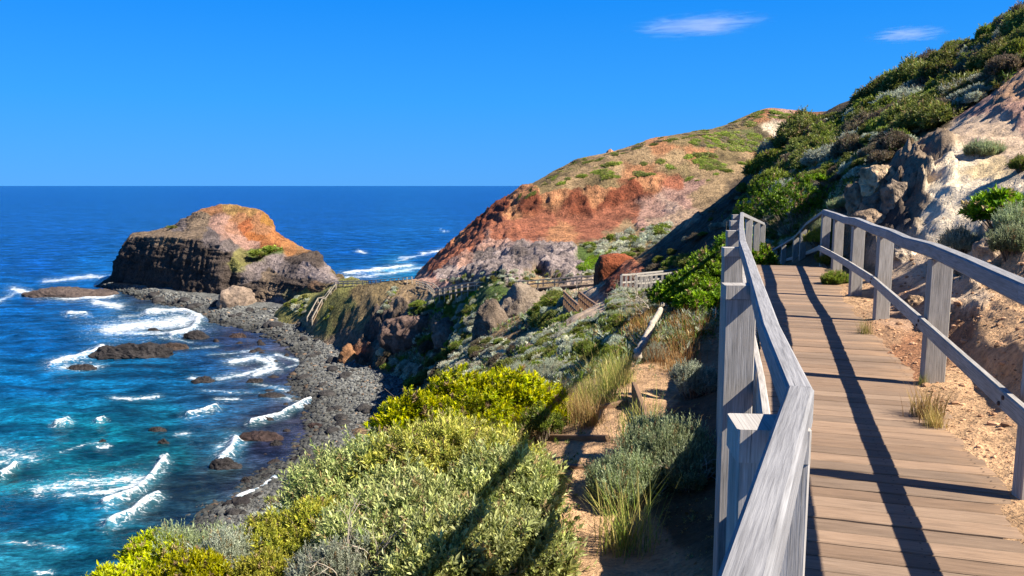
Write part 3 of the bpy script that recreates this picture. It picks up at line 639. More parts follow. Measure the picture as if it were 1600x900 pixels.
crest = np.zeros(len(Xv))
for pl, wd, sq, st in FOAM:
    best = np.full(len(Xv), 1e9)
    a = np.array(pl, float)
    m = (fx > a[:, 0].min() - 4 * wd) & (fx < a[:, 0].max() + 4 * wd) & (fy > a[:, 1].min() - 4 * wd) & (fy < a[:, 1].max() + 4 * wd)
    if not m.any(): continue
    b = best[m]
    for q0, q1 in zip(a[:-1], a[1:]):
        d = q1 - q0; L2 = d @ d
        t = np.clip(((fx[m] - q0[0]) * d[0] + (fy[m] - q0[1]) * d[1]) / L2, 0, 1)
        dx = fx[m] - (q0[0] + t * d[0]); dy = (fy[m] - (q0[1] + t * d[1])) * sq
        b = np.minimum(b, np.sqrt(dx * dx + dy * dy))
    vfo = np.maximum(min(st, .84) * np.exp(-(b / wd) ** 2 * 1.1), .42 * st * np.exp(-(b / (2.4 * wd)) ** 2))
    foam[m] = np.maximum(foam[m], vfo)
    if st >= 0.95: crest[m] = np.maximum(crest[m], np.exp(-(b / wd) ** 2))
wz = wav + crest * 0.8
def sea_mat():
    m, n, l, b = new_mat('sea_water')
    tc = n.new('ShaderNodeTexCoord')
    at = node(n, 'ShaderNodeAttribute', _attribute_name='Col')
    fo = node(n, 'ShaderNodeAttribute', _attribute_name='foam')
    mp = n.new('ShaderNodeMapping'); mp.inputs['Scale'].default_value = (0.5, 1.0, 1.0); mp.inputs['Rotation'].default_value = (0, 0, R(-18)); l.new(tc.outputs['Object'], mp.inputs['Vector'])
    w1 = node(n, 'ShaderNodeTexNoise', Scale=0.16, Detail=8.0, Roughness=0.62, Distortion=0.4); l.new(mp.outputs[0], w1.inputs['Vector'])
    w2 = node(n, 'ShaderNodeTexNoise', Scale=0.9, Detail=5.0, Roughness=0.6, Distortion=0.3); l.new(mp.outputs[0], w2.inputs['Vector'])
    w3 = node(n, 'ShaderNodeTexNoise', Scale=0.02, Detail=4.0, Roughness=0.55); l.new(mp.outputs[0], w3.inputs['Vector'])
    v = ramp(n, w1.outputs['Fac'], [(0.38, 0.32), (0.5, 0.85), (0.60, 1.7)], l)
    v3 = ramp(n, w3.outputs['Fac'], [(0.35, 0.75), (0.65, 1.25)], l)
    v2 = ramp(n, w2.outputs['Fac'], [(0.35, 0.55), (0.5, 1.0), (0.64, 1.5)], l)
    c = mixc(n, l, at.outputs['Color'], v, 1.0, 'MULTIPLY'); c = mixc(n, l, c, v2, 1.0, 'MULTIPLY')
    w5 = node(n, 'ShaderNodeTexNoise', Scale=2.6, Detail=3.0, Roughness=0.6); l.new(mp.outputs[0], w5.inputs['Vector'])
    c = mixc(n, l, c, ramp(n, w5.outputs['Fac'], [(0.36, 0.6), (0.5, 1.0), (0.63, 1.5)], l), 1.0, 'MULTIPLY'); c = mixc(n, l, c, v3, 1.0, 'MULTIPLY')
    # foam: broken, lacy where thin
    f1 = node(n, 'ShaderNodeTexNoise', Scale=1.6, Detail=8.0, Roughness=0.78, Distortion=1.2); l.new(mp.outputs[0], f1.inputs['Vector'])
    s = math_(n, l, 'ADD', fo.outputs['Fac'], math_(n, l, 'MULTIPLY', math_(n, l, 'SUBTRACT', f1.outputs['Fac'], 0.5), 4.2))
    fm = ramp(n, s, [(0.46, 0.0), (0.66, .35), (1.05, 1.0)], l)
    gate = ramp(n, fo.outputs['Fac'], [(0.06, 0.0), (0.25, 1.0)], l)
    fm = math_(n, l, 'MULTIPLY', fm, gate)
    aer = ramp(n, fo.outputs['Fac'], [(0.05, 0.0), (0.8, 0.45)], l)
    c = mixc(n, l, c, (0.08, 0.24, 0.30), aer)
    c = mixc(n, l, c, (0.74, 0.74, 0.74), fm)
    l.new(c, b.inputs['Base Color'])
    rg = n.new('ShaderNodeMapRange'); l.new(fm, rg.inputs['Value']); rg.inputs['To Min'].default_value = 0.22; rg.inputs['To Max'].default_value = 0.9
    l.new(rg.outputs[0], b.inputs['Roughness']); b.inputs['Specular IOR Level'].default_value = 0.22; b.inputs['IOR'].default_value = 1.33
    hh = math_(n, l, 'ADD', math_(n, l, 'MULTIPLY', w1.outputs['Fac'], 1.6), math_(n, l, 'MULTIPLY', w2.outputs['Fac'], 0.5))
    bp = node(n, 'ShaderNodeBump', Strength=0.9, Distance=1.0); l.new(hh, bp.inputs['Height']); l.new(bp.outputs[0], b.inputs['Normal'])
    return m
M_sea = sea_mat()
# flat under the shore
setp(link('sea', make_mesh('sea', np.stack([Xv, Yv, wz], 1), grid_faces(len(sy), len(sx)), col=scol, attrs={'foam': foam}), M_sea), kind='structure')

# ------------------------------------------------------------------ rocks
def rock_mesh(seed, col, rough=0.35, V0=ICO4, F0=ICOF4, blocky=0.0, freq=1.3, dims=(1, 1, 1), smooth=True):
    V = V0.copy()
    if blocky: V = np.sign(V) * np.abs(V) ** (1 - blocky * 0.5)
    D = np.array(dims, float); mn = max(D.min(), .45 * (D.min() * D.max()) ** .5)
    V = V * (1 + rough * 0.8 * fbm(V[:, 0] * freq + seed, V[:, 1] * freq, V[:, 2] * freq, octs=3, seed=seed)[:, None])
    P = V * D; N = _nn(V / D)
    f = 0.55 * freq / mn
    n = fbm(P[:, 0] * f, P[:, 1] * f, P[:, 2] * f * 1.4, octs=5, seed=seed + 1, gain=.55) * rough * mn * 0.9 + fbm(P[:, 0] * f * 2.2, P[:, 1] * f * 2.2, P[:, 2] * f * 2.2, octs=4, seed=seed + 3, ridged=True, gain=.65) * rough * mn * 0.8
    P = P + N * n[:, None]
    c = np.array(col)[None] * 0.8 * (0.8 + 0.4 * (fbm(P[:, 0] * f, P[:, 1] * f, P[:, 2] * f * 3, seed=seed + 6)[:, None] + 0.5))
    return make_mesh('rock', P, F0, col=c, smooth=smooth)
def _nn(v): return v / (np.linalg.norm(v, axis=-1, keepdims=True) + 1e-9)
def rock_at(name, px, py, wpx, hpx, z, seed, col, label, cat='rock', group=None, depth=1.0, rough=0.35, mat=None, Y=None, rz=0.0, blocky=0.0, freq=1.3, V0=ICO4, F0=ICOF4):
    """rock centred at survey place (px, py) with its foot at height z"""
    if Y is None: X, Y, _ = [float(q) for q in unproj_z(px, py, z)]
    else: X = float((px - CX) / F * Y)
    w_ = wpx / F * Y / 2; h_ = hpx / F * Y
    o = link(name, rock_mesh(seed, col, rough, V0, F0, blocky, freq, (w_, w_ * depth, h_), name != 'sea_rock'), mat or M_rock, loc=(X, Y + w_ * depth * 0.5, z))
    o.rotation_euler = (0, 0, rz)
    return setp(o, label, cat, group)
BAS = (.04, .035, .034)
G = 'rocks breaking the water of the cove'
rock_at('sea_rock', 90, 466, 130, 13, -0.6, 3, (.10,.075,.065), 'low flat brown reef ringed with foam, left of the headland', group=G, depth=.55, rough=.3, V0=ICO5, F0=ICOF5)
rock_at('sea_rock', 150, 464, 60, 9, -0.6, 8, (.10,.075,.065), 'low brown ledge running from the reef to the foot of the headland', group=G, depth=.8, rough=.3)
rock_at('sea_rock', 205, 562, 120, 22, -0.5, 11, BAS, 'long black rock lying in the surf in the middle of the cove', group=G, depth=.32, rough=.4, rz=.1, V0=ICO5, F0=ICOF5)
rock_at('sea_rock', 265, 550, 58, 12, -0.5, 13, (.07,.05,.04), 'brownish right-hand end of the long black rock, low in the water', group=G, depth=.4)
rock_at('sea_rock', 127, 580, 48, 9, -0.4, 15, BAS, 'small black rock washed by foam at the left of the long black rock', group=G, depth=.4)
rock_at('sea_rock', 305, 532, 44, 13, -0.4, 17, BAS, 'black rock just beyond the broad foam patch below the headland', group=G, depth=.5)
rock_at('sea_rock', 240, 519, 20, 5, -0.3, 19, BAS, 'tiny dark rock inside the broad foam patch', group=G, depth=.5)
rock_at('sea_rock', 370, 530, 30, 8, -0.3, 23, (.06,.04,.033), 'reddish brown rock off the upper pebble beach', group=G, depth=.5)
for i, (px_, py_, w_, h_, lab) in enumerate([(318,599,36,9,'dark rock with a foam cap on its left side in open water'),(396,600,28,8,'dark brown rock between two small breakers nearer the beach'),(423,623,40,8,'flat black rock in shallow water below the beach point'),
   (245,676,26,7,'dark rock awash, further of the pair in the middle water'),(255,696,18,9,'round dark rock, nearer of the pair in the middle water'),(400,692,75,12,'long low brown rock bar reaching out from the shore'),(430,700,22,12,'round rock at the shore end of the brown rock bar'),
   (352,735,48,16,'black rock in front of the small breaking wave'),(383,755,18,8,'small black rock between the wave and the shore'),(465,725,30,10,'black rock at the edge of the cobbles'),(495,672,34,9,'reddish rock in the pinkish shallows'),(415,660,26,7,'small dark rock behind the shoreline foam'),(378,802,60,20,'black rock heap at the end of the near cobbles'),(160,692,12,5,'tiny rock beside a white cap on the green water')]):
    rock_at('sea_rock', px_, py_, w_, h_, -0.25, 31 + i * 3, BAS if i not in (5, 10) else (.055,.036,.032), lab, group=G, depth=.5, rough=.4)
rq = random.Random(21)
for k in range(34):
    t_ = rq.random(); c_ = [(330,520),(400,545),(445,575),(430,610),(480,650),(480,690),(430,735),(380,770)]
    f_ = t_ * (len(c_) - 1.001); i_ = int(f_); f_ -= i_
    px_ = c_[i_][0] * (1 - f_) + c_[i_+1][0] * f_ + rq.uniform(-40, 22); py_ = c_[i_][1] * (1 - f_) + c_[i_+1][1] * f_ + rq.uniform(-14, 14)
    rock_at('shallow_rock', px_, py_, rq.uniform(7, 20), rq.uniform(3, 6), -0.15, 500 + k, (.045,.036,.033), 'little dark rock just breaking the shallow water near the cobbles', 'rock', 'little rocks in the shallows', depth=.6, rough=.5, V0=ICO2, F0=ICOF2)
# larger stones along the strand
rs = np.random.default_rng(5); G2 = 'boulders strewn over the cobble beach'
proto = [rock_mesh(200 + k, (.06, .055, .052), .4, ICO2, ICOF2) for k in range(4)]
for k in range(95):
    uq, vq = rs.random(1) * .9 + .08, rs.random(1) * 1.0 + 0.0
    q = beach_pt(uq, vq)[0]
    s = rs.uniform(.35, 1.3) * (q[1] / 120) * 0.85
    if q[1] < 80: continue
    me = proto[k % 4]
    if not me.materials: me.materials.append(M_rock)
    o = link('beach_boulder', me, None, loc=tuple(q)); o.scale = (s * rs.uniform(.8, 1.3), s, s * .7); o.rotation_euler = (0, 0, rs.uniform(0, 6))
    setp(o, 'dark basalt boulder lying among the cobbles of the cove beach', 'boulder', G2)
rock_at('boulder', 366, 484, 54, 31, 1.2, 77, (.30,.22,.16), 'big pale tan boulder at the foot of the headland beside the beach', 'boulder', depth=.8, rough=.3, blocky=.3, V0=ICO5, F0=ICOF5)
rock_at('boulder', 500, 762, 14, 9, 0.8, 80, (.5,.22,.09), 'small orange boulder on the near black cobbles', 'boulder', depth=.8)
rock_at('boulder', 543, 566, 28, 26, 1.8, 81, (.34,.17,.08), 'rusty brown rock at the foot of the dark cliff by the beach', 'boulder', depth=.9)
rock_at('boulder', 768, 536, 60, 62, float(unproj(768, 536, 83)[2]), 87, (.20,.15,.11), 'rounded boulder lobe with its shade painted in, leaning on the left of the huge tan boulder', 'boulder', depth=.8, rough=.2, Y=83, V0=ICO5, F0=ICOF5, freq=2.0)  # shaded part of the boulder, shade put into a darker colour
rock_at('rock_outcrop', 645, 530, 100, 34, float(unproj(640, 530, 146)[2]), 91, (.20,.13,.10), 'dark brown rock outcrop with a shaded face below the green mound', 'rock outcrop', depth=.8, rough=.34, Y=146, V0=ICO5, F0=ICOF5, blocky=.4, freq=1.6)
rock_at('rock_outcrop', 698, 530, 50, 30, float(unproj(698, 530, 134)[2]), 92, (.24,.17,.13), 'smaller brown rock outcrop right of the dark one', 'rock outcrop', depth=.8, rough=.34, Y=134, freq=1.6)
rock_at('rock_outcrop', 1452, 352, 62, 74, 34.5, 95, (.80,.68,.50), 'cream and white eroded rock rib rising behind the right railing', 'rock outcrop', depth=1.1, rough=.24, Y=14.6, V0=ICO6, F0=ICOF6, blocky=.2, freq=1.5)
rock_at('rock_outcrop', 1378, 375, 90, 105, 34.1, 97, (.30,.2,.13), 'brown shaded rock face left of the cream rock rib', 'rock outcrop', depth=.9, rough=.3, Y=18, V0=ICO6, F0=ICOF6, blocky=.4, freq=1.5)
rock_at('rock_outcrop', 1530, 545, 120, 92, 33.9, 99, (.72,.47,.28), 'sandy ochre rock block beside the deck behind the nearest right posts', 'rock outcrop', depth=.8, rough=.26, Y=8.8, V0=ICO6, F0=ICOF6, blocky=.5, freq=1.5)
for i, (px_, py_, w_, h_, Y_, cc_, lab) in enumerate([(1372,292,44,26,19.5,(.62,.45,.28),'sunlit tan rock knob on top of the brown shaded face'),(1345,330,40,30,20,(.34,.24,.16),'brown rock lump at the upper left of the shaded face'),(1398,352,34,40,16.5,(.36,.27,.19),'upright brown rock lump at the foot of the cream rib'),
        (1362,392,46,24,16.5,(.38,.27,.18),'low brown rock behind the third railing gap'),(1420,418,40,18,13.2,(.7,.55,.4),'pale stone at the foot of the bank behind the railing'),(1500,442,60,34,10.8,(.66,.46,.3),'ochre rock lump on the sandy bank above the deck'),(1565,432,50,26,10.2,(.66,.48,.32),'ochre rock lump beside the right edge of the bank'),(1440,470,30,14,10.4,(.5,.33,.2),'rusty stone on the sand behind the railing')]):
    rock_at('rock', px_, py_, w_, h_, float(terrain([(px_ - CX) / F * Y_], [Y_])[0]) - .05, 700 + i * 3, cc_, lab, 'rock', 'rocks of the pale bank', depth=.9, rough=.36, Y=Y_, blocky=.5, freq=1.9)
rock_at('boulder', 820, 534, 116, 82, float(unproj(820, 534, 86)[2]), 85, (.27,.21,.155), 'huge rounded tan boulder standing on the slope left of the stairs', 'boulder', depth=.8, rough=.26, Y=86, V0=ICO5, F0=ICOF5, freq=2.2)

# ------------------------------------------------------------------ near boardwalk
def dk(a, s, z): return (*deck_xy(a, s), z)
PANG = math.radians(-5)
bw = root('boardwalk', dk(4, 0.83, DECK), 'brown plank boardwalk running level from the camera to the top of the steps', 'boardwalk')
O = bw.location
V = []; Fc = []; UV = []; CC = []
a = -0.8; rp = random.Random(3)
while a < 17.9:
    wd = rp.choice([0.135, 0.14, 0.145]); gap = rp.uniform(0.008, 0.016)
    s0 = 0.17 + rp.uniform(-.012, .012) - 0.022 * max(0, a) * 0.3; s1 = 1.47 + rp.uniform(-.02, .03)
    sk = rp.uniform(-.004, .004); zt = DECK + rp.uniform(-.003, .003); tl = rp.uniform(-.002, .002); c = 0.005
    b0 = len(V); n_seg = 12; tint = rp.uniform(.72, 1.15); hue = rp.uniform(-.04, .04); off = rp.uniform(0, 50)
    prof = [(0, -.04), (0, -c), (c, 0), (wd - c, 0), (wd, -c), (wd, -.04)]
    for i in range(n_seg + 1):
        s = s0 + (s1 - s0) * i / n_seg
        for (pa, pz) in prof:
            q = dk(a + pa + sk * i / n_seg + 0.002 * math.sin(i * 2.1 + off), s, zt + pz + tl * (i / n_seg - .5)); V.append((q[0] - O.x, q[1] - O.y, q[2] - O.z)); dust = max(0, i / n_seg - rp.uniform(.72, .98)) * 3; CC.append((tint * (1.04 + hue) + dust * .7, tint * .97 + dust * .5, tint * (.97 - hue) + dust * .25))
    for i in range(n_seg):
        for j in range(6):
            j2 = (j + 1) % 6
            Fc.append([b0 + i*6 + j, b0 + i*6 + j2, b0 + (i+1)*6 + j2, b0 + (i+1)*6 + j])
            for (ii, jj) in ((i, j), (i, j + 1), (i + 1, j + 1), (i + 1, j)):
                UV.append((off + ii * 1.3 / n_seg, off + [0, .04, .045, wd + .035, wd + .04, wd + .08, 2 * wd + .08][jj]))
    for i, rev in ((0, True), (n_seg, False)):
        r_ = [b0 + i*6 + j for j in range(6)]
        Fc.append(r_[::1] if not rev else r_[::-1]); UV += [(off, off + .02 * k) for k in range(6)]
    for ss_ in (.26, .82, 1.36):
        for fa in (.28, .72):
            b1 = len(V); q0 = (a + wd * fa + rp.uniform(-.006, .006), ss_ + rp.uniform(-.012, .012))
            for m_ in range(6):
                q = dk(q0[0] + .0055 * math.cos(m_ * 1.047), q0[1] + .0055 * math.sin(m_ * 1.047), DECK + .0062); V.append((q[0] - O.x, q[1] - O.y, q[2] - O.z)); CC.append((.16, .15, .15))
            Fc.append([b1 + m_ for m_ in range(6)]); UV += [(0, 0)] * 6
    a += wd + gap
dm = make_mesh('deck', np.array(V), [f[::-1] for f in Fc], col=np.array(CC), uv=np.array([UV[k] for k in sum([[b + len(f) - 1 - i for i in range(len(f))] for f, b in zip(Fc, np.cumsum([0] + [len(f) for f in Fc[:-1]]))], [])]), smooth=False)
link('deck', dm, M_deck, bw)
for s in (0.26, 0.82, 1.36):
    sweep('bearer', [dk(-.8, s, DECK - .10), dk(17.8, s, DECK - .10)], .09, .115, M_brownwood, bw, O, tint=.6)
sweep('light_stop_edge_board', [dk(-.8, .13, DECK - .34), dk(17.8, 0.02, DECK - .34)], .035, .58, M_grey, bw, O, tint=.7)  # edge board made extra deep to block sun stripes through the plank gaps

def lerp_tab(tab, a):
    t = np.array(tab); return float(np.interp(a, t[:, 0], t[:, 1]))
LR = [(0.0, -.122), (1.04, -.001), (2.12, .128), (3.16, .075), (4.8, .02), (7.85, -.10), (11.5, -.17), (16.6, -.24)]
RLZ = DECK + 1.19
lr = root('railing', dk(2, -.1, DECK), 'weathered grey timber railing on the left, seaward side of the near boardwalk', 'railing')
O = lr.location
zr = lambda a: RLZ - 0.055 + 0.012 * math.sin(a * 1.1)
segs = [[0.0, 2.12], [2.12, 3.16, 4.8, 6.3, 7.85], [7.85, 9.6, 11.5, 14, 16.6]]
for i, sg in enumerate(segs):
    pts = [dk(a, lerp_tab(LR, a), zr(a)) for a in sg]
    if i: # tiny gap at the joint
        v0, v1 = Vector(pts[0]), Vector(pts[1]); pts[0] = tuple(v0 + (v1 - v0).normalized() * .004)
    sweep('top_rail', pts, .066, .095, M_rail, lr, O, chamfer=.008, wob=.0015, seed=i, sub=2)
for i, sg in enumerate([[0.2, 1.95], [1.95, 4.72, 7.55], [7.55, 10.4, 13.3, 16.2]]):
    sweep('lower_rail', [dk(a + (.004 if k == 0 else 0), lerp_tab(LR, a) + (.045 if a > 2.5 else .026), RLZ - .63) for k, a in enumerate(sg)], .045, .125, M_grey, lr, O, seed=10 + i, tint=1.1)
apex = dk(16.6, -.24, zr(16.6))
e1 = unproj(1193, 350, 24.0); e1 = (float(e1[0]), float(e1[1]), float(e1[2]))
sweep('top_rail', [tuple(Vector(apex) + Vector((.003, .006, 0))), e1], .07, .08, M_rail, lr, O)
for k, a in enumerate((1.95, 4.72, 7.55, 10.4, 13.3, 16.2)):
    s = lerp_tab(LR, a) - (0.09 if k else .055)
    x, y = deck_xy(a, s); zb = float(terrain([x], [y])[0]) - .3
    ww = .172 if k else .165
    post('post', x, y, zb, RLZ - .13, ww, .125, PANG + rp.uniform(-.03, .03), M_grey, lr, O, seed=k, tint=.92)
    # block cut to carry the rail
    post('post_cap', x - .004, y - .002, RLZ - .127, RLZ - .048, ww * 1.02, .135, PANG, M_grey, lr, O, seed=k + 30, tint=1.15)
for k, t in enumerate((.25, .6, .95)):
    q = Vector(apex).lerp(Vector(e1), t); post('post', q.x, q.y, q.z - 1.7, q.z - .03, .15, .1, PANG, M_grey, lr, O, seed=50 + k)

def bolts(parent, O, P, mat):
    for p in P:
        V_ = []; n_ = 10; d_ = Vector((PN[0], PN[1], 0)); u_ = Vector((PD[0], PD[1], 0))
        for rr3, off in ((.013, 0), (.013, .007), (.009, .011)):
            for j in range(n_): an = j / n_ * 6.283; V_.append(tuple(Vector(p) - O + d_ * (off * -1) + u_ * rr3 * math.cos(an) + Vector((0, 0, rr3 * math.sin(an)))))
        F_ = [[i * n_ + j, i * n_ + (j + 1) % n_, (i + 1) * n_ + (j + 1) % n_, (i + 1) * n_ + j] for i in range(2) for j in range(n_)] + [[2 * n_ + j for j in range(n_)]]
        link('bolt', make_mesh('bolt', np.array(V_), F_, smooth=False), mat, parent)
M_bolt, n_, l_, b_ = new_mat('rusted_steel'); b_.inputs['Base Color'].default_value = (.09, .05, .035, 1); b_.inputs['Roughness'].default_value = .7; b_.inputs['Metallic'].default_value = .4
RR = [(1.0, 1.42), (4.85, 1.46), (7.5, 1.51), (10.9, 1.57), (13.2, 1.52), (16.0, 1.50), (18.3, 1.46)]
rr_ = root('railing', dk(5, 1.5, DECK), 'weathered grey timber railing on the right side of the near boardwalk, before the pale rock', 'railing')
O = rr_.location
for i, sg in enumerate([[1.0, 2.6, 4.9], [4.9, 6.2, 7.6, 9.0, 10.2], [10.2, 11.5, 13.2, 14.6, 16.0, 18.3]]):
    pts = [dk(a, lerp_tab(RR, a) - .03, zr(a) + .012 * math.sin(a * 2)) for a in sg]
    if i:
        v0, v1 = Vector(pts[0]), Vector(pts[1]); pts[0] = tuple(v0 + (v1 - v0).normalized() * .005)
    sweep('top_rail', pts, .10, .115, M_rail, rr_, O, chamfer=.012, wob=.001, seed=20 + i, sub=2)
LZ = [(1, 34.90), (4.9, 34.895), (7.5, 34.89), (10.9, 34.875), (13.2, 34.86), (18.3, 34.74)]
for i, sg in enumerate([[1.0, 4.85], [4.85, 6.2, 7.5], [7.5, 9.2, 10.9], [10.9, 13.2, 16.0, 18.3]]):
    sweep('lower_rail', [dk(a + (.005 if k == 0 else 0), lerp_tab(RR, a) - .108, lerp_tab(LZ, a) - .06) for k, a in enumerate(sg)], .045, .108, M_grey, rr_, O, seed=40 + i, tint=1.05)
for k, a in enumerate((2.1, 4.85, 7.5, 10.9, 13.2, 16.0, 18.3)):
    s = lerp_tab(RR, a)
    x, y = deck_xy(a, s + (.055 if k == 1 else .005)); post('post', x, y, DECK - .5, RLZ - .112, .175, .10, PANG + rp.uniform(-.05, .05), M_grey, rr_, O, seed=60 + k, tint=1.0, lean=(rp.uniform(-.01, .01), 0))
bolts(rr_, O, [dk(a + da, lerp_tab(RR, a) - .1305, lerp_tab(LZ, a) - .06 + dz) for a in (4.85, 7.5, 10.9) for da, dz in ((-.035, .025), (.035, -.025))], M_bolt)
st0 = Vector(dk(18.3, 1.43, zr(18.3)))
q1 = Vector([float(t) for t in unproj(1262, 350, 20.5)]); q2 = Vector([float(t) for t in unproj(1243, 371, 25)]); q3 = Vector([float(t) for t in unproj(1200, 396, 34)])
sweep('top_rail', [tuple(st0 + Vector((0, .006, 0))), tuple(q1), tuple(q2), tuple(q3)], .09, .07, M_rail, rr_, O)
l0 = Vector(dk(18.3, 1.38, 34.68)); l2 = Vector([float(t) for t in unproj(1250, 400, 25)]); l3 = Vector([float(t) for t in unproj(1200, 415, 34)])
sweep('lower_rail', [tuple(l0 + Vector((0, .006, 0))), tuple(l2), tuple(l3)], .05, .1, M_grey, rr_, O)
for t, (A, B) in ((.3, (q1, q2)), (.95, (q1, q2)), (.35, (q2, q3)), (.68, (q2, q3)), (.98, (q2, q3))):
    q = A.lerp(B, t); post('post', q.x, q.y, q.z - 1.25, q.z - .03, .16, .1, PANG, M_grey, rr_, O, seed=int(t * 100))
# timber steps going down from the end of the deck
stp = root('steps', dk(18.2, .8, DECK - .3), 'timber steps dropping away from the far end of the near boardwalk', 'steps')
O = stp.location
A = Vector(dk(17.98, .72, DECK - .14)); B = Vector([float(t) for t in unproj(1192, 424, 34)])
nst = 26
for k in range(nst):
    q = A.lerp(B, (k + .5) / nst); sd = Vector((PN[0], PN[1], 0)) * .62
    sweep('tread', [tuple(q - sd), tuple(q + sd)], .30, .05, M_deck, stp, O, seed=k)
for sg in (-.66, .66):
    sd = Vector((PN[0], PN[1], 0)) * sg
    sweep('stringer', [tuple(A + sd + Vector((0, 0, -.12))), tuple(B + sd + Vector((0, 0, -.12)))], .045, .22, M_grey, stp, O)

# ------------------------------------------------------------------ farther walkways
def walkway(name, pts, width, label, cat, ph=1.1, spacing=2.4, pw=.13, rw=.09, side=(1, -1), mats=None, sink=.8, tread=False, planks=True, group=None, mid=True):
    P = [Vector([float(t) for t in unproj(*p)]) for p in pts]
    r = root(name, tuple(P[0]), label, cat, group); O = r.location
    mw, mp = mats or (M_brownwood, M_grey)
    if tread:
        L = (P[-1] - P[0]).length; nn = max(6, int(L / .45)); run = sum((b - a).length for a, b in zip(P[:-1], P[1:]))
        acc = []
        for a, b in zip(P[:-1], P[1:]):
            m = max(2, int((b - a).length / .42)); acc += [a.lerp(b, (i + .5) / m) for i in range(m)]
        for a, q in zip(acc, acc[1:]):
            hd = Vector((q.x - a.x, q.y - a.y, 0)).normalized(); sd = Vector((hd.y, -hd.x, 0)) * width / 2
            sweep('tread', [tuple(q - sd), tuple(q + sd)], .34, .09, mw, r, O)
    for sgn in (1, -1):
        off = []
        for i, p in enumerate(P):
            a = P[max(0, i-1)]; b = P[min(len(P)-1, i+1)]; hd = Vector((b.x - a.x, b.y - a.y, 0)).normalized()
            off.append(p + Vector((hd.y, -hd.x, 0)) * sgn * width / 2)
        sweep('side_beam', [tuple(q + Vector((0, 0, -.14))) for q in off], .08, .26, mw, r, O)
        if sgn not in side: continue
        sweep('top_rail', [tuple(q + Vector((0, 0, ph))) for q in off], rw, rw, mp, r, O)
        if mid: sweep('middle_rail', [tuple(q + Vector((0, 0, ph * .55))) for q in off], rw * .7, rw, mp, r, O)
        for a, b in zip(off[:-1], off[1:]):
            m = max(1, round((b - a).length / spacing))
            for i in range(m + (1 if b is off[-1] else 0)):
                q = a.lerp(b, i / m)
                post('post', q.x, q.y, q.z - sink, q.z + ph - .02, pw, pw, 0, mp, r, O)
    if not tread:
        V = []
        for i, p in enumerate(P):
            a = P[max(0, i-1)]; b = P[min(len(P)-1, i+1)]; hd = Vector((b.x - a.x, b.y - a.y, 0)).normalized(); s = Vector((hd.y, -hd.x, 0)) * (width / 2 - .06)
            for q in (p - s, p + s, p + s - Vector((0, 0, .07)), p - s - Vector((0, 0, .07))): V.append(tuple(q - O))
        Fx = [];
        for i in range(len(P) - 1):
            for j in range(4): Fx.append([i*4+j, i*4+(j+1) % 4, (i+1)*4+(j+1) % 4, (i+1)*4+j])
        Fx += [[3, 2, 1, 0], [len(V)-4, len(V)-3, len(V)-2, len(V)-1]]
        nl = sum(len(f) for f in Fx)
        link('deck', make_mesh('deck', np.array(V), Fx, col=np.ones((len(V), 3)), uv=np.random.default_rng(1).random((nl, 2)) * 2, smooth=False), M_deck, r)
    return r
walkway('footbridge', [(982,457,44),(996,456,45),(1014,453.5,46),(1034,451,47),(1066,447,48)], .9, 'grey railed walkway with closely set posts left of the glossy dark green bushes', 'walkway', ph=.95, spacing=.56, pw=.13, rw=.10, mats=(M_brownwood, M_grey), sink=.35)
walkway('stairs', [(918,503,49),(905,490,55),(893,477,61)], 1.15, 'short timber stair flight with reddish side rails between the bushes and the red earth block', 'stairs', ph=1.05, spacing=1.5, pw=.16, rw=.13, tread=True, mats=(M_brownwood, M_brownwood), sink=1.2)
walkway('boardwalk', [(934,443,113),(905,445,115),(870,447.5,117),(820,451,120),(780,451,126),(736,452,133),(708,457,140),(684,461.5,146)], 1.3, 'long railed boardwalk crossing in front of the grey folded rocks in the distance', 'boardwalk', spacing=2.6, pw=.18, rw=.13, mats=(M_deck, M_pale), sink=1.5, ph=1.15)
walkway('boardwalk', [(640,441,176),(613,443,181),(570,446,187),(526,447,193)], 1.3, 'distant railed boardwalk on the crest of the saddle before the headland', 'boardwalk', spacing=3.0, pw=.2, rw=.16, mats=(M_deck, M_pale), sink=1.5)
walkway('stairs', [(524,449,192),(508,471,191),(500,473,190.5),(484,503,188)], 1.9, 'long straight timber staircase descending to the cobble beach', 'stairs', ph=1.0, spacing=2.6, pw=.2, rw=.2, tread=True, mats=(M_deck, M_pale), sink=1.0, mid=False)
walkway('steps', [(655,447,166),(672,452,158),(682,461,150)], 1.3, 'small timber steps joining the far boardwalk to the saddle path', 'steps', spacing=3.0, pw=.18, rw=.14, tread=True, mats=(M_deck, M_pale))
# red earth block beside the walkway
rb = rock_at('earth_block', 967, 462, 66, 58, 0, 303, (.30,.085,.035), 'squat block of bright red eroded earth standing behind the walkway', 'earth bank', depth=.9, rough=.15, Y=66, blocky=1.15, V0=ICO5, F0=ICOF5)
rb.location.z = float(unproj(967, 458, 66)[2])

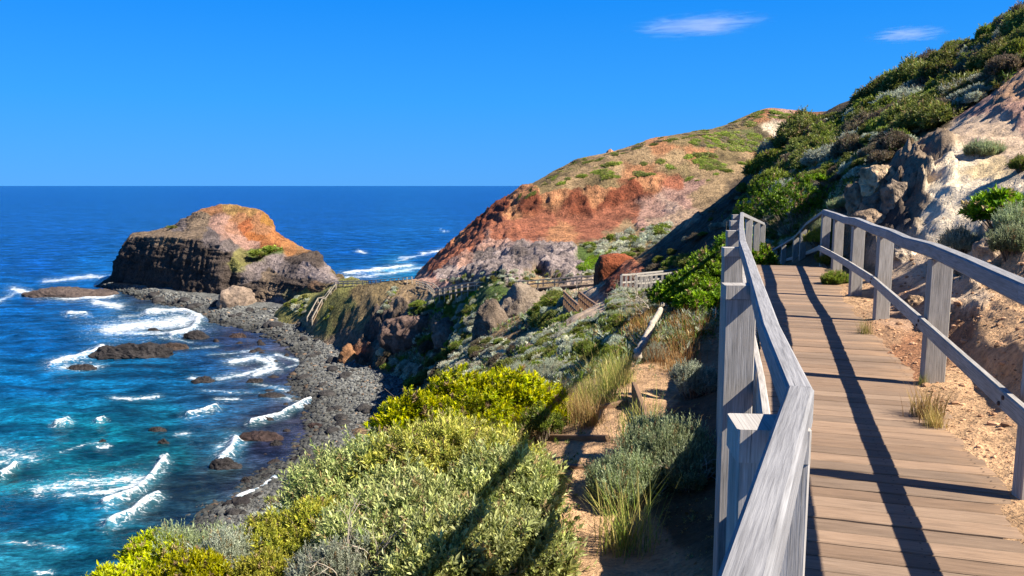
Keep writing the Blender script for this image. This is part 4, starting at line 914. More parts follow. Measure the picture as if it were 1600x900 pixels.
# ------------------------------------------------------------------ foliage
def _n(v): return v / (np.linalg.norm(v, axis=-1, keepdims=True) + 1e-9)
def leaves_on(r, base, axis, nl, slen, ll, lw, pal, a0=1.2, a1=0.35, tipc=None, colj=0.3, curl=0.15):
    """sprigs of nl leaves; returns V (n*nl*4,3), colours"""
    n = len(base)
    ref = _n(np.cross(axis, r.normal(size=(n, 3)))); ref2 = np.cross(axis, ref)
    t = (np.arange(nl) + .5) / nl
    az = np.arange(nl)[None] * 2.4 + r.random((n, 1)) * 6.28 + r.normal(size=(n, nl)) * .25
    op = (a0 + (a1 - a0) * t)[None] + r.normal(size=(n, nl)) * .16
    d = axis[:, None] * np.cos(op)[..., None] + (ref[:, None] * np.cos(az)[..., None] + ref2[:, None] * np.sin(az)[..., None]) * np.sin(op)[..., None]
    sz_ = .55 + 1.0 * r.random((n, 1, 1)) ** 1.3
    L = sz_ * ll * (0.7 + .6 * r.random((n, nl, 1))); W = sz_ * lw * (0.75 + .5 * r.random((n, nl, 1)))
    p0 = base[:, None] + axis[:, None] * (t[None, :, None] * slen * (0.6 + 1.1 * r.random((n, 1, 1)) ** 2))
    sd = _n(np.cross(d, axis[:, None] + .01)); nm = np.cross(sd, d)
    A = p0; T = p0 + d * L + nm * L * -curl; m = p0 + d * L * .5
    V = np.stack([A, m + sd * W / 2 + nm * L * curl * .3, T, m - sd * W / 2 + nm * L * curl * .3], 2)
    k = r.integers(0, len(pal), (n, nl)); c = np.array(pal)[k]
    if tipc is not None:
        f = np.clip((t[None, :, None] - .45) * 2, 0, 1) * (r.random((n, 1, 1)) * .9 + .1); c = c * (1 - f) + np.array(tipc) * f
    pt = 1 + .45 * fbm(base[:, 0] * 5, base[:, 1] * 5, base[:, 2] * 5, octs=3, seed=3)[:, None, None]
    c = c * (1 - colj + 2 * colj * r.random((n, nl, 1))) * (1 - colj + 2 * colj * r.random((n, 1, 1))) * pt
    dry = r.random((n, 1, 1)) < .07; c = np.where(dry, np.array((.34, .25, .13)) * (.6 + .7 * r.random((n, nl, 1))), c)
    return V.reshape(-1, 3), np.repeat(c.reshape(-1, 3), 4, axis=0)
def quads(V): return np.arange(len(V)).reshape(-1, 4)
def bush_mesh(name, seed, rx, h, nsprig, nl, slen, ll, lw, pal, tipc=None, lumps=9, up=.5, a0=1.2, a1=.35, depth=.4, ry=None, spread=.84):
    r = np.random.default_rng(seed); ry = ry or rx
    ca = r.random(lumps) * 6.283; cr = np.sqrt(r.random(lumps)) * spread
    c = np.stack([np.cos(ca) * cr * rx, np.sin(ca) * cr * ry, h * (.28 + .4 * (1 - cr) * r.uniform(.6, 1.15, lumps))], 1)
    R_ = np.minimum(rx, h) * r.uniform(.26, .56, lumps)
    k = r.choice(lumps, nsprig * 3, p=R_ ** 2 / (R_ ** 2).sum())
    d = _n(r.normal(size=(len(k), 3))); d[:, 2] = np.abs(d[:, 2]) * 1.0 - .25 * r.random(len(k)); d = _n(d)
    rad_ = R_[k] * (1 - depth * r.random(len(k)) ** 1.6)
    p = c[k] + d * rad_[:, None] * np.array([1, 1, 1.0])
    p = p + fbm(p[:, 0] * 3 / rx, p[:, 1] * 3 / rx, p[:, 2] * 3 / rx, seed=seed)[:, None] * d * R_[k][:, None] * .6
    # drop sprigs buried deep in another lump
    dd = np.linalg.norm(p[:, None] - c[None], axis=-1) / R_[None]
    dd[np.arange(len(k)), k] = 9
    ok = (dd.min(1) > .72) & (p[:, 2] > 0.0)
    p, d = p[ok][:nsprig], d[ok][:nsprig]
    ax = _n(d * (1 - up) + np.array([0, 0, 1.0]) * up + r.normal(size=d.shape) * .18)
    V, col = leaves_on(r, p - ax * slen * .5, ax, nl, slen, ll, lw, pal, a0, a1, tipc)
    me = make_mesh(name, V, quads(V), col=col, smooth=False)
    me['tips'] = 0
    return me, p, c
def tube(P, R0, R1, k=5):
    P = np.array(P, float); n = len(P); V = []; Fc = []
    t = _n(np.gradient(P, axis=0)); ref = np.array([.3, .9, .2])
    for i in range(n):
        s = _n(np.cross(t[i], ref)); u = np.cross(s, t[i]); rr2 = R0 + (R1 - R0) * i / (n - 1)
        for j in range(k): a = j / k * 6.283; V.append(P[i] + (s * math.cos(a) + u * math.sin(a)) * rr2)
    for i in range(n - 1):
        for j in range(k): Fc.append([i*k+j, i*k+(j+1) % k, (i+1)*k+(j+1) % k, (i+1)*k+j])
    return V, Fc
def stems_mesh(seed, tips, h, r0=.02, n=40):
    r = np.random.default_rng(seed); V = []; Fc = []
    for q in tips[r.choice(len(tips), min(n, len(tips)), replace=False)]:
        b = np.array([q[0] * .12, q[1] * .12, -.25]); mid_ = b * .5 + q * .5 + r.normal(size=3) * h * .06; mid_[2] = q[2] * .45
        pts = [b * (1 - t) ** 2 + 2 * mid_ * t * (1 - t) + q * t * t for t in np.linspace(0, r.uniform(.9, 1.22), 6)]
        v, f = tube(pts, r0 * r.uniform(.5, 1), r0 * .2, 4); o = len(V); V += v; Fc += [[i + o for i in g] for g in f]
    return make_mesh('branches', np.array(V), np.array(Fc), smooth=True)
def make_bush(name, seed, rx, h, nsprig, nl, slen, ll, lw, pal, mat=None, stems=80, stem_r=.013, smat=None, **kw):
    me, tips, _ = bush_mesh('foliage', seed, rx, h, nsprig, nl, slen, ll, lw, pal, **kw)
    r = root(name, (0, 0, 0)); link('foliage', me, mat or M_leaf, r)
    link('branches', stems_mesh(seed, tips, h, stem_r, stems), smat or M_bark, r)
    return r
LIME = [(.38,.46,.03),(.52,.54,.035),(.24,.34,.03)]; OLV = [(.18,.23,.075),(.27,.30,.12),(.11,.15,.05),(.38,.38,.17)]
OLY = [(.27,.30,.06),(.36,.36,.09),(.16,.20,.04),(.44,.40,.11)]; OLV2 = [(.18,.21,.055),(.27,.29,.085),(.10,.13,.035),(.36,.35,.12)]; SILV = [(.36,.38,.28),(.28,.32,.23),(.44,.45,.34)]; SGRN = [(.24,.29,.15),(.32,.36,.21),(.19,.24,.10)]; FINEY = [(.26,.29,.05),(.36,.34,.07),(.17,.21,.04)]
GLOSS = [(.08,.16,.022),(.13,.23,.03),(.05,.11,.018)]; MGRN = [(.12,.17,.035),(.17,.22,.045),(.09,.13,.03)]
DKS = [(.055,.07,.02),(.085,.10,.03),(.12,.13,.04)]; BRS = [(.16,.12,.085),(.12,.09,.065),(.10,.10,.05)]; WHT = [(.5,.5,.4),(.38,.4,.3),(.58,.56,.46)]

def put_fg(b, px, pytop, Y, label, cat, group=None, ztop_h=None, rz=None, sink=.06):
    """stand a bush on the ground; its own height was modelled in metres"""
    x = float((px - CX) / F * Y); z = float(terrain([x], [Y])[0])
    b.location = (x, Y, z - sink)
    if ztop_h:   # stretch so that the crown reaches the surveyed height
        zt = float(unproj(px, pytop, Y)[2]); b.scale.z = max(.5, min(2.2, (zt - z + sink) / ztop_h))
    b.rotation_euler = (0, 0, rz if rz is not None else 0)
    return setp(b, label, cat, group)
GF = 'shrubs of the foreground slope'
def fg(name, px, pytop, Y, wpx, seed, ns, style, label, cat='shrub', h=None, dep=1.0, group=GF):
    rx = wpx / F * Y / 2
    x = float((px - CX) / F * Y); z = float(terrain([x], [Y])[0]); zt = float(unproj(px, pytop, Y)[2])
    hh = max(.25, min(3.0, zt - z + .06))
    st = dict(
        lime=dict(nl=16, slen=.06, ll=.05, lw=.019, pal=LIME, tipc=(.72,.68,.05), up=.55, a0=1.25, a1=.25, lumps=16),
        moss=dict(nl=15, slen=.06, ll=.034, lw=.013, pal=[(.26,.30,.03),(.36,.37,.035),(.15,.20,.025)], tipc=(.52,.50,.05), up=.55, a0=1.25, a1=.3, lumps=18),
        olive=dict(nl=14, slen=.16, ll=.046, lw=.017, pal=[OLV, OLY, OLV2][seed % 3], tipc=[(.47,.47,.20),(.53,.50,.15),(.43,.44,.21)][seed % 3], up=.45, a0=1.15, a1=.4, lumps=24),
        silver=dict(nl=16, slen=.10, ll=.022, lw=.007, pal=SILV, tipc=None, up=.6, a0=.9, a1=.3, lumps=12),
        sgreen=dict(nl=16, slen=.14, ll=.026, lw=.008, pal=SGRN, tipc=(.40,.45,.27), up=.7, a0=.8, a1=.25, lumps=12),
        finey=dict(nl=15, slen=.08, ll=.024, lw=.010, pal=FINEY, tipc=(.50,.45,.10), up=.5, lumps=18),
        gloss=dict(nl=12, slen=.10, ll=.075, lw=.042, pal=GLOSS, tipc=(.26,.36,.045), up=.45, lumps=14, mat=M_glossleaf),
        mgreen=dict(nl=13, slen=.08, ll=.03, lw=.010, pal=MGRN, tipc=(.27,.30,.06), up=.6, lumps=14),
    )[style]
    if style == 'olive': st['smat'] = M_twig
    b = make_bush(name, seed, rx, hh, int(ns * (.8 if style == 'olive' else 1)), ry=rx * dep, **st)
    b.location = (x, Y + rx * dep * .3, z - .06)
    return setp(b, label, cat, group)
fg('shrub', 745, 592, 9.6, 255, 1, 5200, 'lime', 'bright lime green rounded bush, the most vivid one in the middle of the slope', dep=.8)
fg('shrub', 640, 640, 9.4, 120, 2, 2200, 'lime', 'lime green bush spilling left from the large vivid bush', dep=.9)
fg('shrub', 850, 625, 9.0, 60, 3, 700, 'mgreen', 'narrow deep green upright bush at the right end of the lime bush')
fg('shrub', 545, 690, 9.0, 50, 4, 500, 'lime', 'small yellow-green bush standing alone at the edge above the cobbles')
fg('shrub', 590, 672, 9.0, 90, 5, 1300, 'finey', 'dark gnarled low bush between the small yellow bush and the lime bush')
fg('shrub', 560, 722, 7.6, 220, 6, 4000, 'olive', 'grey-green leafy bush below the small yellow bush')
fg('shrub', 700, 690, 7.4, 250, 7, 5200, 'olive', 'large grey-green leafy bush directly below the lime bush')
fg('shrub', 800, 745, 6.6, 190, 8, 3800, 'olive', 'leafy bush at the sandy path edge crossed by the railing shadow')
fg('shrub', 620, 785, 6.2, 270, 9, 5600, 'olive', 'broad leafy bush at the bottom of the picture, left of the railing shadow')
fg('shrub', 500, 800, 6.6, 180, 10, 3600, 'finey', 'yellowish fine-leaved bush behind the bleached twig at the bottom')
fg('shrub', 740, 835, 5.4, 260, 11, 5200, 'olive', 'leafy bush at the bottom edge left of the bare sand', )
fg('shrub', 420, 835, 6.4, 150, 12, 3200, 'finey', 'yellow-olive fine-leaved bush right of the silver bush at the bottom left')
fg('shrub', 320, 838, 6.3, 110, 13, 2400, 'silver', 'silvery grey bush at the lower left above the dark cobbles')
fg('shrub', 265, 802, 6.8, 120, 14, 1800, 'sgreen', 'pale feathery bush at the top of the lower left clump')
fg('shrub', 215, 815, 6.6, 130, 15, 2860, 'moss', 'yellow-green bush at the crest of the lower left clump')
fg('shrub', 145, 860, 6.2, 120, 16, 2600, 'moss', 'yellow-green bush at the far lower left, nearest the sea')
fg('shrub', 250, 872, 5.7, 150, 17, 3380, 'moss', 'mossy yellow-green bush along the bottom edge at the lower left')
fg('shrub', 500, 862, 5.4, 130, 18, 2600, 'silver', 'small silver bush on the bottom edge beside the bleached twig')
fg('shrub', 620, 690, 8.4, 90, 40, 1300, 'sgreen', 'pale silver-green bush tucked under the left end of the lime bush')
fg('shrub', 1050, 640, 7.3, 130, 19, 3000, 'sgreen', 'silver-green upright bush right of the sandy steps')
fg('shrub', 1000, 725, 6.8, 130, 20, 2600, 'sgreen', 'silver-green bush with feathery shoots leaning over the sandy path')
fg('shrub', 1085, 690, 6.9, 100, 21, 2000, 'sgreen', 'silver-green bush against the foot of the nearest left post')
fg('shrub', 1095, 560, 10.5, 75, 22, 1500, 'silver', 'pale silver bush half way up the bank beside the left railing')
fg('shrub', 1030, 562, 13.0, 60, 23, 900, 'silver', 'small pale silver bush at the head of the sandy path')
fg('shrub', 955, 560, 14.0, 120, 24, 3000, 'mgreen', 'fresh green fine-leaved bush left of the fallen pole')
fg('shrub', 1000, 535, 17.0, 100, 25, 2200, 'mgreen', 'green bush behind the fallen pole')
fg('shrub', 845, 570, 15.0, 110, 26, 2200, 'silver', 'pale blue-grey bush above the right end of the lime bush')
fg('shrub', 980, 505, 23.0, 110, 27, 2400, 'sgreen', 'rounded grey-green bush below the dead branches')
fg('shrub', 1060, 455, 26, 120, 28, 1500, 'silver', 'straggling pale bush between the walkway and the dark green bush')
for i, (px_, py_, Y_, w_, st_, n_, lab) in enumerate([(640,735,6.9,80,'silver',1500,'small pale silver bush poking up among the grey-green bushes, upper one'),(560,812,5.7,70,'silver',1300,'small pale silver bush poking up among the bottom bushes left of the shadow'),(470,775,7.2,90,'sgreen',1500,'loose silver-green bush at the sea edge of the bush mass'),
    (690,800,5.6,70,'mgreen',1200,'fresh green bush in the railing shadow at the bottom'),(380,862,5.8,80,'finey',1500,'dull yellow bush between the two silver bushes at the bottom'),(760,690,7.7,70,'sgreen',1000,'grey-green feathery bush between the lime bush and the path')]):
    fg('shrub', px_, py_, Y_, w_, 140 + i, n_, st_, lab)
GB = 'glossy dark green bushes behind the left railing'
for i, (px_, py_, Y_, w_) in enumerate([(1165,335,21,90),(1120,372,20,110),(1085,412,19,100),(1178,362,20.5,30),(1150,345,25,110),(1100,455,17,60)]):
    fg('shrub', px_, py_, Y_, w_, 60 + i, 1800, 'gloss', ['glossy dark green bush reaching highest behind the left railing','glossy dark green bush just left of the second and third railing posts','lowest glossy dark green bush beside the pale walkway','glossy green bush between the two railings at the end of the deck','dark green bush crowning the bank behind the left railing','small glossy bush above the dry grass on the bank'][i], group=GB)
for i, (px_, py_, Y_, w_, st_, lab) in enumerate([(1222,345,40,60,'finey','yellowish bush just past the end of the deck'),(1250,285,34,150,'gloss','wide carpet-like green bush on the slope beyond the deck'),(1310,270,36,130,'gloss','upper part of the green carpet bush climbing the slope'),(1240,325,39,100,'gloss','dark green bush above the descending steps railing'),(1290,352,21,45,'finey','small yellow-green bush behind the bend of the right railing'),
   (1312,430,13.8,36,'mgreen','blue-green cushion bush at the deck edge under the right railing'),(1303,392,17,36,'mgreen','dark cushion bush at the deck end beneath the lower rail'),(1325,320,22,70,'sgreen','grey-green bush between the railing bend and the brown rock'),(1290,335,22,60,'sgreen','small pale bush immediately behind the railing bend')]):
    fg('shrub', px_, py_, Y_, w_, 80 + i, 2000, st_, lab, group='bushes around the end of the boardwalk')
for i, (px_, py_, Y_, w_, st_, lab) in enumerate([(1575,300,11.5,95,'gloss','dark green bush at the right edge on the pale bank'),(1592,335,10.5,70,'sgreen','silvery bush below the dark bush at the right edge'),(1510,355,12.0,65,'silver','greyish dry bush on the pale bank left of the dark bush'),(1590,385,9.6,55,'sgreen','lowest silvery bush at the right edge above the top rail'),(1532,225,17,55,'sgreen','grey-green bush growing on top of the cream rock'),(1600,270,14,50,'mgreen','green bush at the right edge above the dark one')]):
    fg('shrub', px_, py_, Y_, w_, 100 + i, 2000, st_, lab, group='bushes on the pale bank')

# grass tufts
def tuft_mesh(seed, n, h, spread, pal, w_=.006, lean=.35):
    r = np.random.default_rng(seed)
    b = r.normal(size=(n, 3)) * spread * .35; b[:, 2] = 0
    az = r.random(n) * 6.28; le = lean * r.random(n) + .08; H = h * (.5 + .6 * r.random(n))
    d = np.stack([np.cos(az) * le, np.sin(az) * le, np.ones(n)], 1)
    sd = np.stack([-np.sin(az), np.cos(az), np.zeros(n)], 1) * w_ / 2
    V = []
    prev = b - np.array([0, 0, .03])
    segs_ = []
    for k in range(1, 4):
        t = k / 3; q = b + d * (H * t)[:, None] + np.stack([np.cos(az), np.sin(az), -np.ones(n) * .5], 1) * (H * le * t * t * .9)[:, None]
        w0 = 1 - (k - 1) / 3; w1 = 1 - k / 3 + .05
        segs_.append(np.stack([prev + sd * w0, prev - sd * w0, q - sd * w1, q + sd * w1], 1)); prev = q
    V = np.concatenate(segs_).reshape(-1, 3)
    c = np.array(pal)[r.integers(0, len(pal), n)] * (.7 + .6 * r.random((n, 1))); c = np.concatenate([np.repeat(c, 4, 0)] * 3)
    return make_mesh('grass_tuft', V, quads(V), col=c, smooth=False)
DRYP = [(.38,.27,.12),(.48,.36,.18),(.28,.18,.08),(.3,.26,.1)]; GRP = [(.16,.2,.05),(.3,.28,.1),(.38,.3,.13)]; RUST = [(.30,.16,.07),(.42,.27,.13),(.2,.13,.06)]
def tuft(px, py, Y, me, label, group, s=1.0, rz=0):
    x = float((px - CX) / F * Y); z = float(terrain([x], [Y])[0])
    if not me.materials: me.materials.append(M_dry)
    o = link('grass_tuft', me, None, loc=(x, Y, z)); o.scale = (s, s, s); o.rotation_euler = (0, 0, rz)
    return setp(o, label, 'grass', group)
T1 = [tuft_mesh(s, 260, .42, .22, DRYP) for s in (1, 2)]; T2 = [tuft_mesh(s, 110, .72, .45, RUST, .008, .4) for s in (3, 4, 5)]; T3 = [tuft_mesh(s, 180, .5, .25, GRP) for s in (6, 7)]
T4 = [tuft_mesh(8, 200, .26, .14, DRYP)]
def ground_from(px, py, ymin=1.2): return hit(px, py, ymin)
def tuft_hit(px, py, me, label, group, s=1.0, rz=0):
    q = hit(px, py)
    if q is None: return
    return tuft(CX + F * q[0] / q[1], py, q[1], me, label, group, s, rz)
tuft_hit(1468, 655, T4[0], 'dry grass tuft on the right edge of the deck planks', 'grass tufts by the deck', 1.15)
tuft_hit(1480, 668, T4[0], 'smaller flattened grass tuft nearer the camera at the deck edge', 'grass tufts by the deck', .7, 2)
tuft_hit(1360, 522, T3[0], 'small pale tuft at the foot of a right-hand post', 'grass tufts by the deck', .45)
tuft_hit(1458, 600, T3[1], 'tiny tuft at the base of the second nearest right post', 'grass tufts by the deck', .25)
for i, (a_, b_) in enumerate([(905,648),(925,655),(895,636)]): tuft_hit(a_, b_ + 8, T1[i % 2], 'straw coloured grass tuft on the sand right of the lime bush', 'straw tufts beside the sandy path', 1.1, i)
gr = random.Random(9)
for i in range(20):
    q = hit(gr.uniform(1000, 1126), gr.uniform(470, 590), 6)
    if q and q[1] < 30: tuft(CX + F * q[0] / q[1], 0, q[1], T2[i % 3], 'tall rusty brown dry grass on the bank left of the railing', 'tall dry grass on the bank', gr.uniform(.7, 1.1), gr.uniform(0, 6))
for i in range(8):
    q = hit(gr.uniform(870, 1000), gr.uniform(560, 640), 6)
    if q and q[1] < 30: tuft(CX + F * q[0] / q[1], 0, q[1], T3[i % 2], 'greenish grass tuft around the green bush near the fallen pole', 'green grass tufts', gr.uniform(.7, 1.3), gr.uniform(0, 6))
for i, (a_, b_) in enumerate([(770,690),(790,720),(745,700),(1000,640),(955,600),(990,760)]):
    q = hit(a_, b_ + 10, 5)
    if q: tuft(a_, 0, max(5, q[1] - 1.0), T3[i % 2], 'thin tall grass stalks sticking up among the foreground bushes', 'grass stalks in the foreground', 1.4, i)

# ------------------------------------------------------------------ mid and far shrubs: individuals copied from a few models
def model(name, seed, h, ns, nl, ll, lw, pal, tipc=None, lumps=8, up=.4, depth=.3, slen=None):
    me, tips, _ = bush_mesh(name, seed, 1.0, h, ns, nl, slen or ll * 1.4, ll, lw, pal, tipc=tipc, lumps=lumps, up=up, depth=depth)
    me.materials.append(M_leaf); return me
NMK = dict(dark='heath_shrub', green='green_shrub', brown='dry_shrub', silver='silver_bush', white='pale_bush', gloss='carpet_shrub')
def kind_models(k0, ns, nl, ll, lw, nv=1.0):
    sp = dict(dark=(3, .95, 1, DKS, (.17,.19,.05), .4), green=(3, .85, 1, MGRN, (.30,.33,.07), .4), brown=(2, .9, .7, BRS, None, .6), silver=(2, .95, .75, SILV, (.46,.49,.40), .4), white=(2, .9, .75, WHT, None, .4), gloss=(2, .6, 1, [(.10,.19,.02),(.15,.24,.03)], (.23,.32,.04), .4))
    return {k: [model(NMK[k], k0 + j * 10 + i, h, int(ns), nl, ll, lw * f, pal, tip, lumps=12, up=up) for i in range(n_)] for j, (k, (n_, h, f, pal, tip, up)) in enumerate(sp.items())}
DKS = [(.085,.115,.028),(.15,.165,.045),(.21,.205,.065)]; BRS = [(.22,.165,.12),(.16,.125,.095),(.13,.13,.07)]; WHT = [(.58,.57,.45),(.44,.46,.34),(.64,.61,.49)]
MID = kind_models(500, 1900, 7, .105, .042)
LOW = kind_models(600, 520, 5, .20, .085)
FARM = kind_models(700, 240, 4, .36, .17)
def inpoly(x, y, P):
    c = False; n = len(P); j = n - 1
    for i in range(n):
        if (P[i][1] > y) != (P[j][1] > y) and x < (P[j][0] - P[i][0]) * (y - P[i][1]) / (P[j][1] - P[i][1]) + P[i][0]: c = not c
        j = i
    return c
KEEP_CLEAR = [[(742,452),(780,446),(862,450),(880,470),(850,520),(800,532),(745,535)], [(590,492),(690,490),(705,525),(640,532),(588,525)], [(470,505),(486,440),(530,440),(520,470),(500,505)],
              [(868,450),(932,450),(935,505),(890,505)], [(530,445),(612,440),(600,470),(560,525),(500,520)], [(1400,225),(1470,225),(1480,345),(1330,360),(1340,300)]]
STUFF = []
from mathutils import Euler
def Matrix_tilt(gx_, gy_):
    return Vector((0, 0, 1)).rotation_difference(Vector((-gx_, -gy_, 1)).normalized()).to_matrix()
_GN = fbm(*[q.ravel() for q in np.meshgrid(np.arange(200) / 5.0, np.arange(120) / 3.2)], octs=3, seed=400).reshape(120, 200)
def _gap(px, py): return _GN[int(min(119, max(0, py / 8))), int(min(199, max(0, px / 8)))]
def scatter(poly, n, kinds, size, label, group, models, seed, ymin=1.2, ymax=500, flat=1.0, mind=.5, extra=0, low=None, clear=True, gaps=0):
    """n shrubs as objects of their own, then 'extra' smaller ones gathered into the mass"""
    r = random.Random(seed); xs = [p[0] for p in poly]; ys = [p[1] for p in poly]; cand = []; tries = 0
    while len(cand) < n + extra and tries < (n + extra) * 25:
        tries += 1
        px, py = r.uniform(min(xs), max(xs)), r.uniform(min(ys), max(ys))
        if not inpoly(px, py, poly) or (clear and any(inpoly(px, py, K) for K in KEEP_CLEAR)): continue
        if gaps and _gap(px, py) < gaps: continue
        q = hit(px, py, ymin)
        if q is None or not (ymin <= q[1] <= ymax): continue
        s = (size[0] + (size[1] - size[0]) * r.random() ** 1.7) * (q[1] / 60.0)
        if any((q[0]-d[0])**2 + (q[1]-d[1])**2 < (mind * (s + d[3])) ** 2 for d in cand): continue
        cand.append((q[0], q[1], q[2], s))
    cand.sort(key=lambda d: -d[3] / d[1])
    if not cand: return
    A_ = np.array(cand); e = np.maximum(A_[:, 3], .3)
    gxs = (terrain(A_[:, 0] + e, A_[:, 1]) - terrain(A_[:, 0] - e, A_[:, 1])) / (2 * e); gys = (terrain(A_[:, 0], A_[:, 1] + e) - terrain(A_[:, 0], A_[:, 1] - e)) / (2 * e)
    gxs = np.clip(gxs, -1, 1) * (.9 if flat < .6 else .3); gys = np.clip(gys, -1, 1) * (.9 if flat < .6 else .3)
    for i, (x, y, z, s) in enumerate(cand):
        k = r.choice(kinds)
        loc = (x, y, z - .12 * s); sca = (s * r.uniform(.8, 1.25), s * r.uniform(.8, 1.25), s * flat * r.uniform(.75, 1.25)); rot = r.uniform(0, 6.28)
        if i < n:
            me = r.choice(models[k]); o = link(NMK[k], me, None, loc=loc); o.scale = sca; o.rotation_euler = (Matrix_tilt(gxs[i], gys[i]) @ Euler((0, 0, rot)).to_matrix()).to_euler()
            setp(o, label[k], 'shrub', group[k])
        else: STUFF.append((r.choice((low or models)[k]), loc, sca, rot, r.uniform(.75, 1.25), gxs[i], gys[i]))
KG = {'dark': 'dark shrubs', 'green': 'green shrubs', 'brown': 'brown shrubs', 'silver': 'silver shrubs', 'white': 'whitish shrubs', 'gloss': 'carpet shrubs'}
ADJ = {'dark': 'dark olive', 'green': 'fresh green', 'brown': 'brownish, half dead', 'silver': 'silver-grey', 'white': 'whitish', 'gloss': 'bright green low'}
def names(where): return {k: '%s shrub %s' % (v, where) for k, v in ADJ.items()}, {k: '%s %s' % (v, where) for k, v in KG.items()}
HILLP = [(1195,262),(1245,216),(1320,185),(1365,150),(1410,125),(1505,80),(1600,20),(1600,110),(1540,150),(1440,205),(1390,225),(1330,240),(1260,270),(1210,310)]
L_, G_ = names('in the dense scrub of the upper right hill')
scatter(HILLP, 200, ['dark','dark','green','green','brown','dark','brown','silver'], (.45,1.8), L_, G_, MID, 11, ymin=30, mind=.32, extra=520, low=LOW, gaps=-.14)
scatter([(1195,250),(1245,210),(1330,176),(1365,146),(1410,119),(1455,86),(1505,73),(1545,42),(1600,12),(1600,30),(1500,90),(1400,140),(1300,200),(1210,262)], 30, ['dark','dark','brown','green'], (.6,1.4), L_, G_, MID, 12, ymin=40, mind=.4, extra=30, low=LOW)
L_, G_ = names('along the lower edge of the hill scrub, above the pale rock')
scatter([(1360,205),(1480,130),(1540,130),(1500,165),(1430,215),(1360,235)], 22, ['silver','silver','green','brown'], (.6,1.3), L_, G_, MID, 13, ymin=22, extra=20, low=LOW)
L_, G_ = names('on the slope beyond the end of the boardwalk')
scatter([(1150,330),(1210,270),(1330,245),(1400,225),(1370,260),(1310,310),(1230,390),(1180,400)], 70, ['dark','silver','brown','green','silver','dark'], (.45,1.2), L_, G_, MID, 14, ymin=20, extra=160, low=LOW, gaps=-.3)
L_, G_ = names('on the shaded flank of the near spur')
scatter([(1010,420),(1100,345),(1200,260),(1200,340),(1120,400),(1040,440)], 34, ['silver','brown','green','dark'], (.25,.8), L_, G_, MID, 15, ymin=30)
L_, G_ = names('on the slope between the lime bush and the walkway')
scatter([(780,590),(860,520),(930,505),(975,462),(1060,455),(1100,480),(1010,520),(960,560),(880,600)], 110, ['silver','green','white','dark','silver','green'], (.3,.95), L_, G_, MID, 16, ymin=14, ymax=62, mind=.42, extra=200, low=LOW)
L_, G_ = names('on the middle slope above the cobble beach')
scatter([(590,540),(700,530),(800,540),(900,520),(830,590),(700,590),(640,605),(590,570)], 80, ['white','silver','green','white','dark','brown'], (.22,.75), L_, G_, MID, 17, ymin=40, ymax=150, mind=.42, extra=260, low=LOW, gaps=-.15)
L_, G_ = names('around the knolls and boulder of the middle distance')
scatter([(590,500),(660,475),(860,455),(920,460),(900,510),(740,545),(600,530)], 70, ['silver','green','dark','white','green'], (.2,.6), L_, G_, MID, 18, ymin=50, ymax=150, mind=.42, extra=200, low=LOW, gaps=-.15)
L_, G_ = names('close against the right side of the huge rounded boulder')
scatter([(845,485),(880,462),(895,500),(880,525),(830,525)], 18, ['green','dark','silver','dark'], (.6,1.3), L_, G_, MID, 19, ymin=45, ymax=80, clear=False)
L_, G_ = names('matted over the green mound in front of the far boardwalk')
scatter([(672,478),(700,458),(760,456),(775,470),(745,488),(700,488)], 40, ['gloss'], (.3,.7), L_, G_, MID, 20, ymin=90, ymax=150, flat=.4, mind=.25, extra=120, low=FARM)
L_, G_ = names('in the green strip below the spur beyond the far boardwalk')
scatter([(905,420),(925,400),(960,393),(985,392),(960,405),(925,418)], 20, ['gloss'], (.2,.5), L_, G_, MID, 21, ymin=100, flat=.4, mind=.25, extra=80, low=FARM)
L_, G_ = names('low against the ridge of the far orange hill')
scatter([(800,316),(860,272),(900,250),(950,237),(1050,209),(1140,191),(1180,170),(1245,182),(1200,188),(1130,205),(1020,226),(900,262),(840,300)], 0, ['dark','dark','green','brown'], (.10,.34), L_, G_, FARM, 22, ymin=150, flat=.3, mind=.3, extra=140)
L_, G_ = names('in the green patches near the top of the far hill')
scatter([(1070,222),(1120,206),(1170,208),(1200,220),(1180,236),(1110,232)], 0, ['green','green','dark','brown'], (.15,.4), L_, G_, FARM, 23, ymin=180, flat=.3, mind=.25, extra=120)
scatter([(1080,250),(1100,240),(1130,262),(1110,266)], 0, ['green','dark'], (.15,.32), L_, G_, FARM, 28, ymin=180, flat=.3, mind=.22, extra=40)
L_, G_ = names('dotted over the bare tan dome of the far hill')
scatter([(860,290),(920,262),(1000,240),(1090,240),(1180,250),(1130,290),(1040,280),(940,285)], 10, ['dark','green'], (.18,.40), L_, G_, FARM, 24, ymin=150, flat=.35, extra=24)
scatter([(925,268),(945,265),(962,272),(945,278)], 0, ['green'], (.1,.25), L_, G_, FARM, 29, ymin=150, flat=.3, mind=.2, extra=26)
L_, G_ = names('on the grassy bench at the foot of the far hill')
scatter([(900,385),(960,370),(1040,350),(1050,365),(1000,410),(930,400)], 40, ['white','silver','green','dark'], (.12,.36), L_, G_, FARM, 25, ymin=90, extra=90)
L_, G_ = names('among the grey folded rocks')
scatter([(680,440),(760,425),(860,425),(930,425),(920,440),(760,450)], 20, ['white','silver','dark'], (.08,.22), L_, G_, FARM, 26, ymin=120, extra=70)
L_, G_ = names('on the grassy slopes of the saddle near the staircase')
scatter([(430,470),(480,460),(560,455),(620,450),(600,490),(520,500),(470,495)], 20, ['silver','dark','green','white'], (.06,.2), L_, G_, FARM, 27, ymin=120, extra=60)
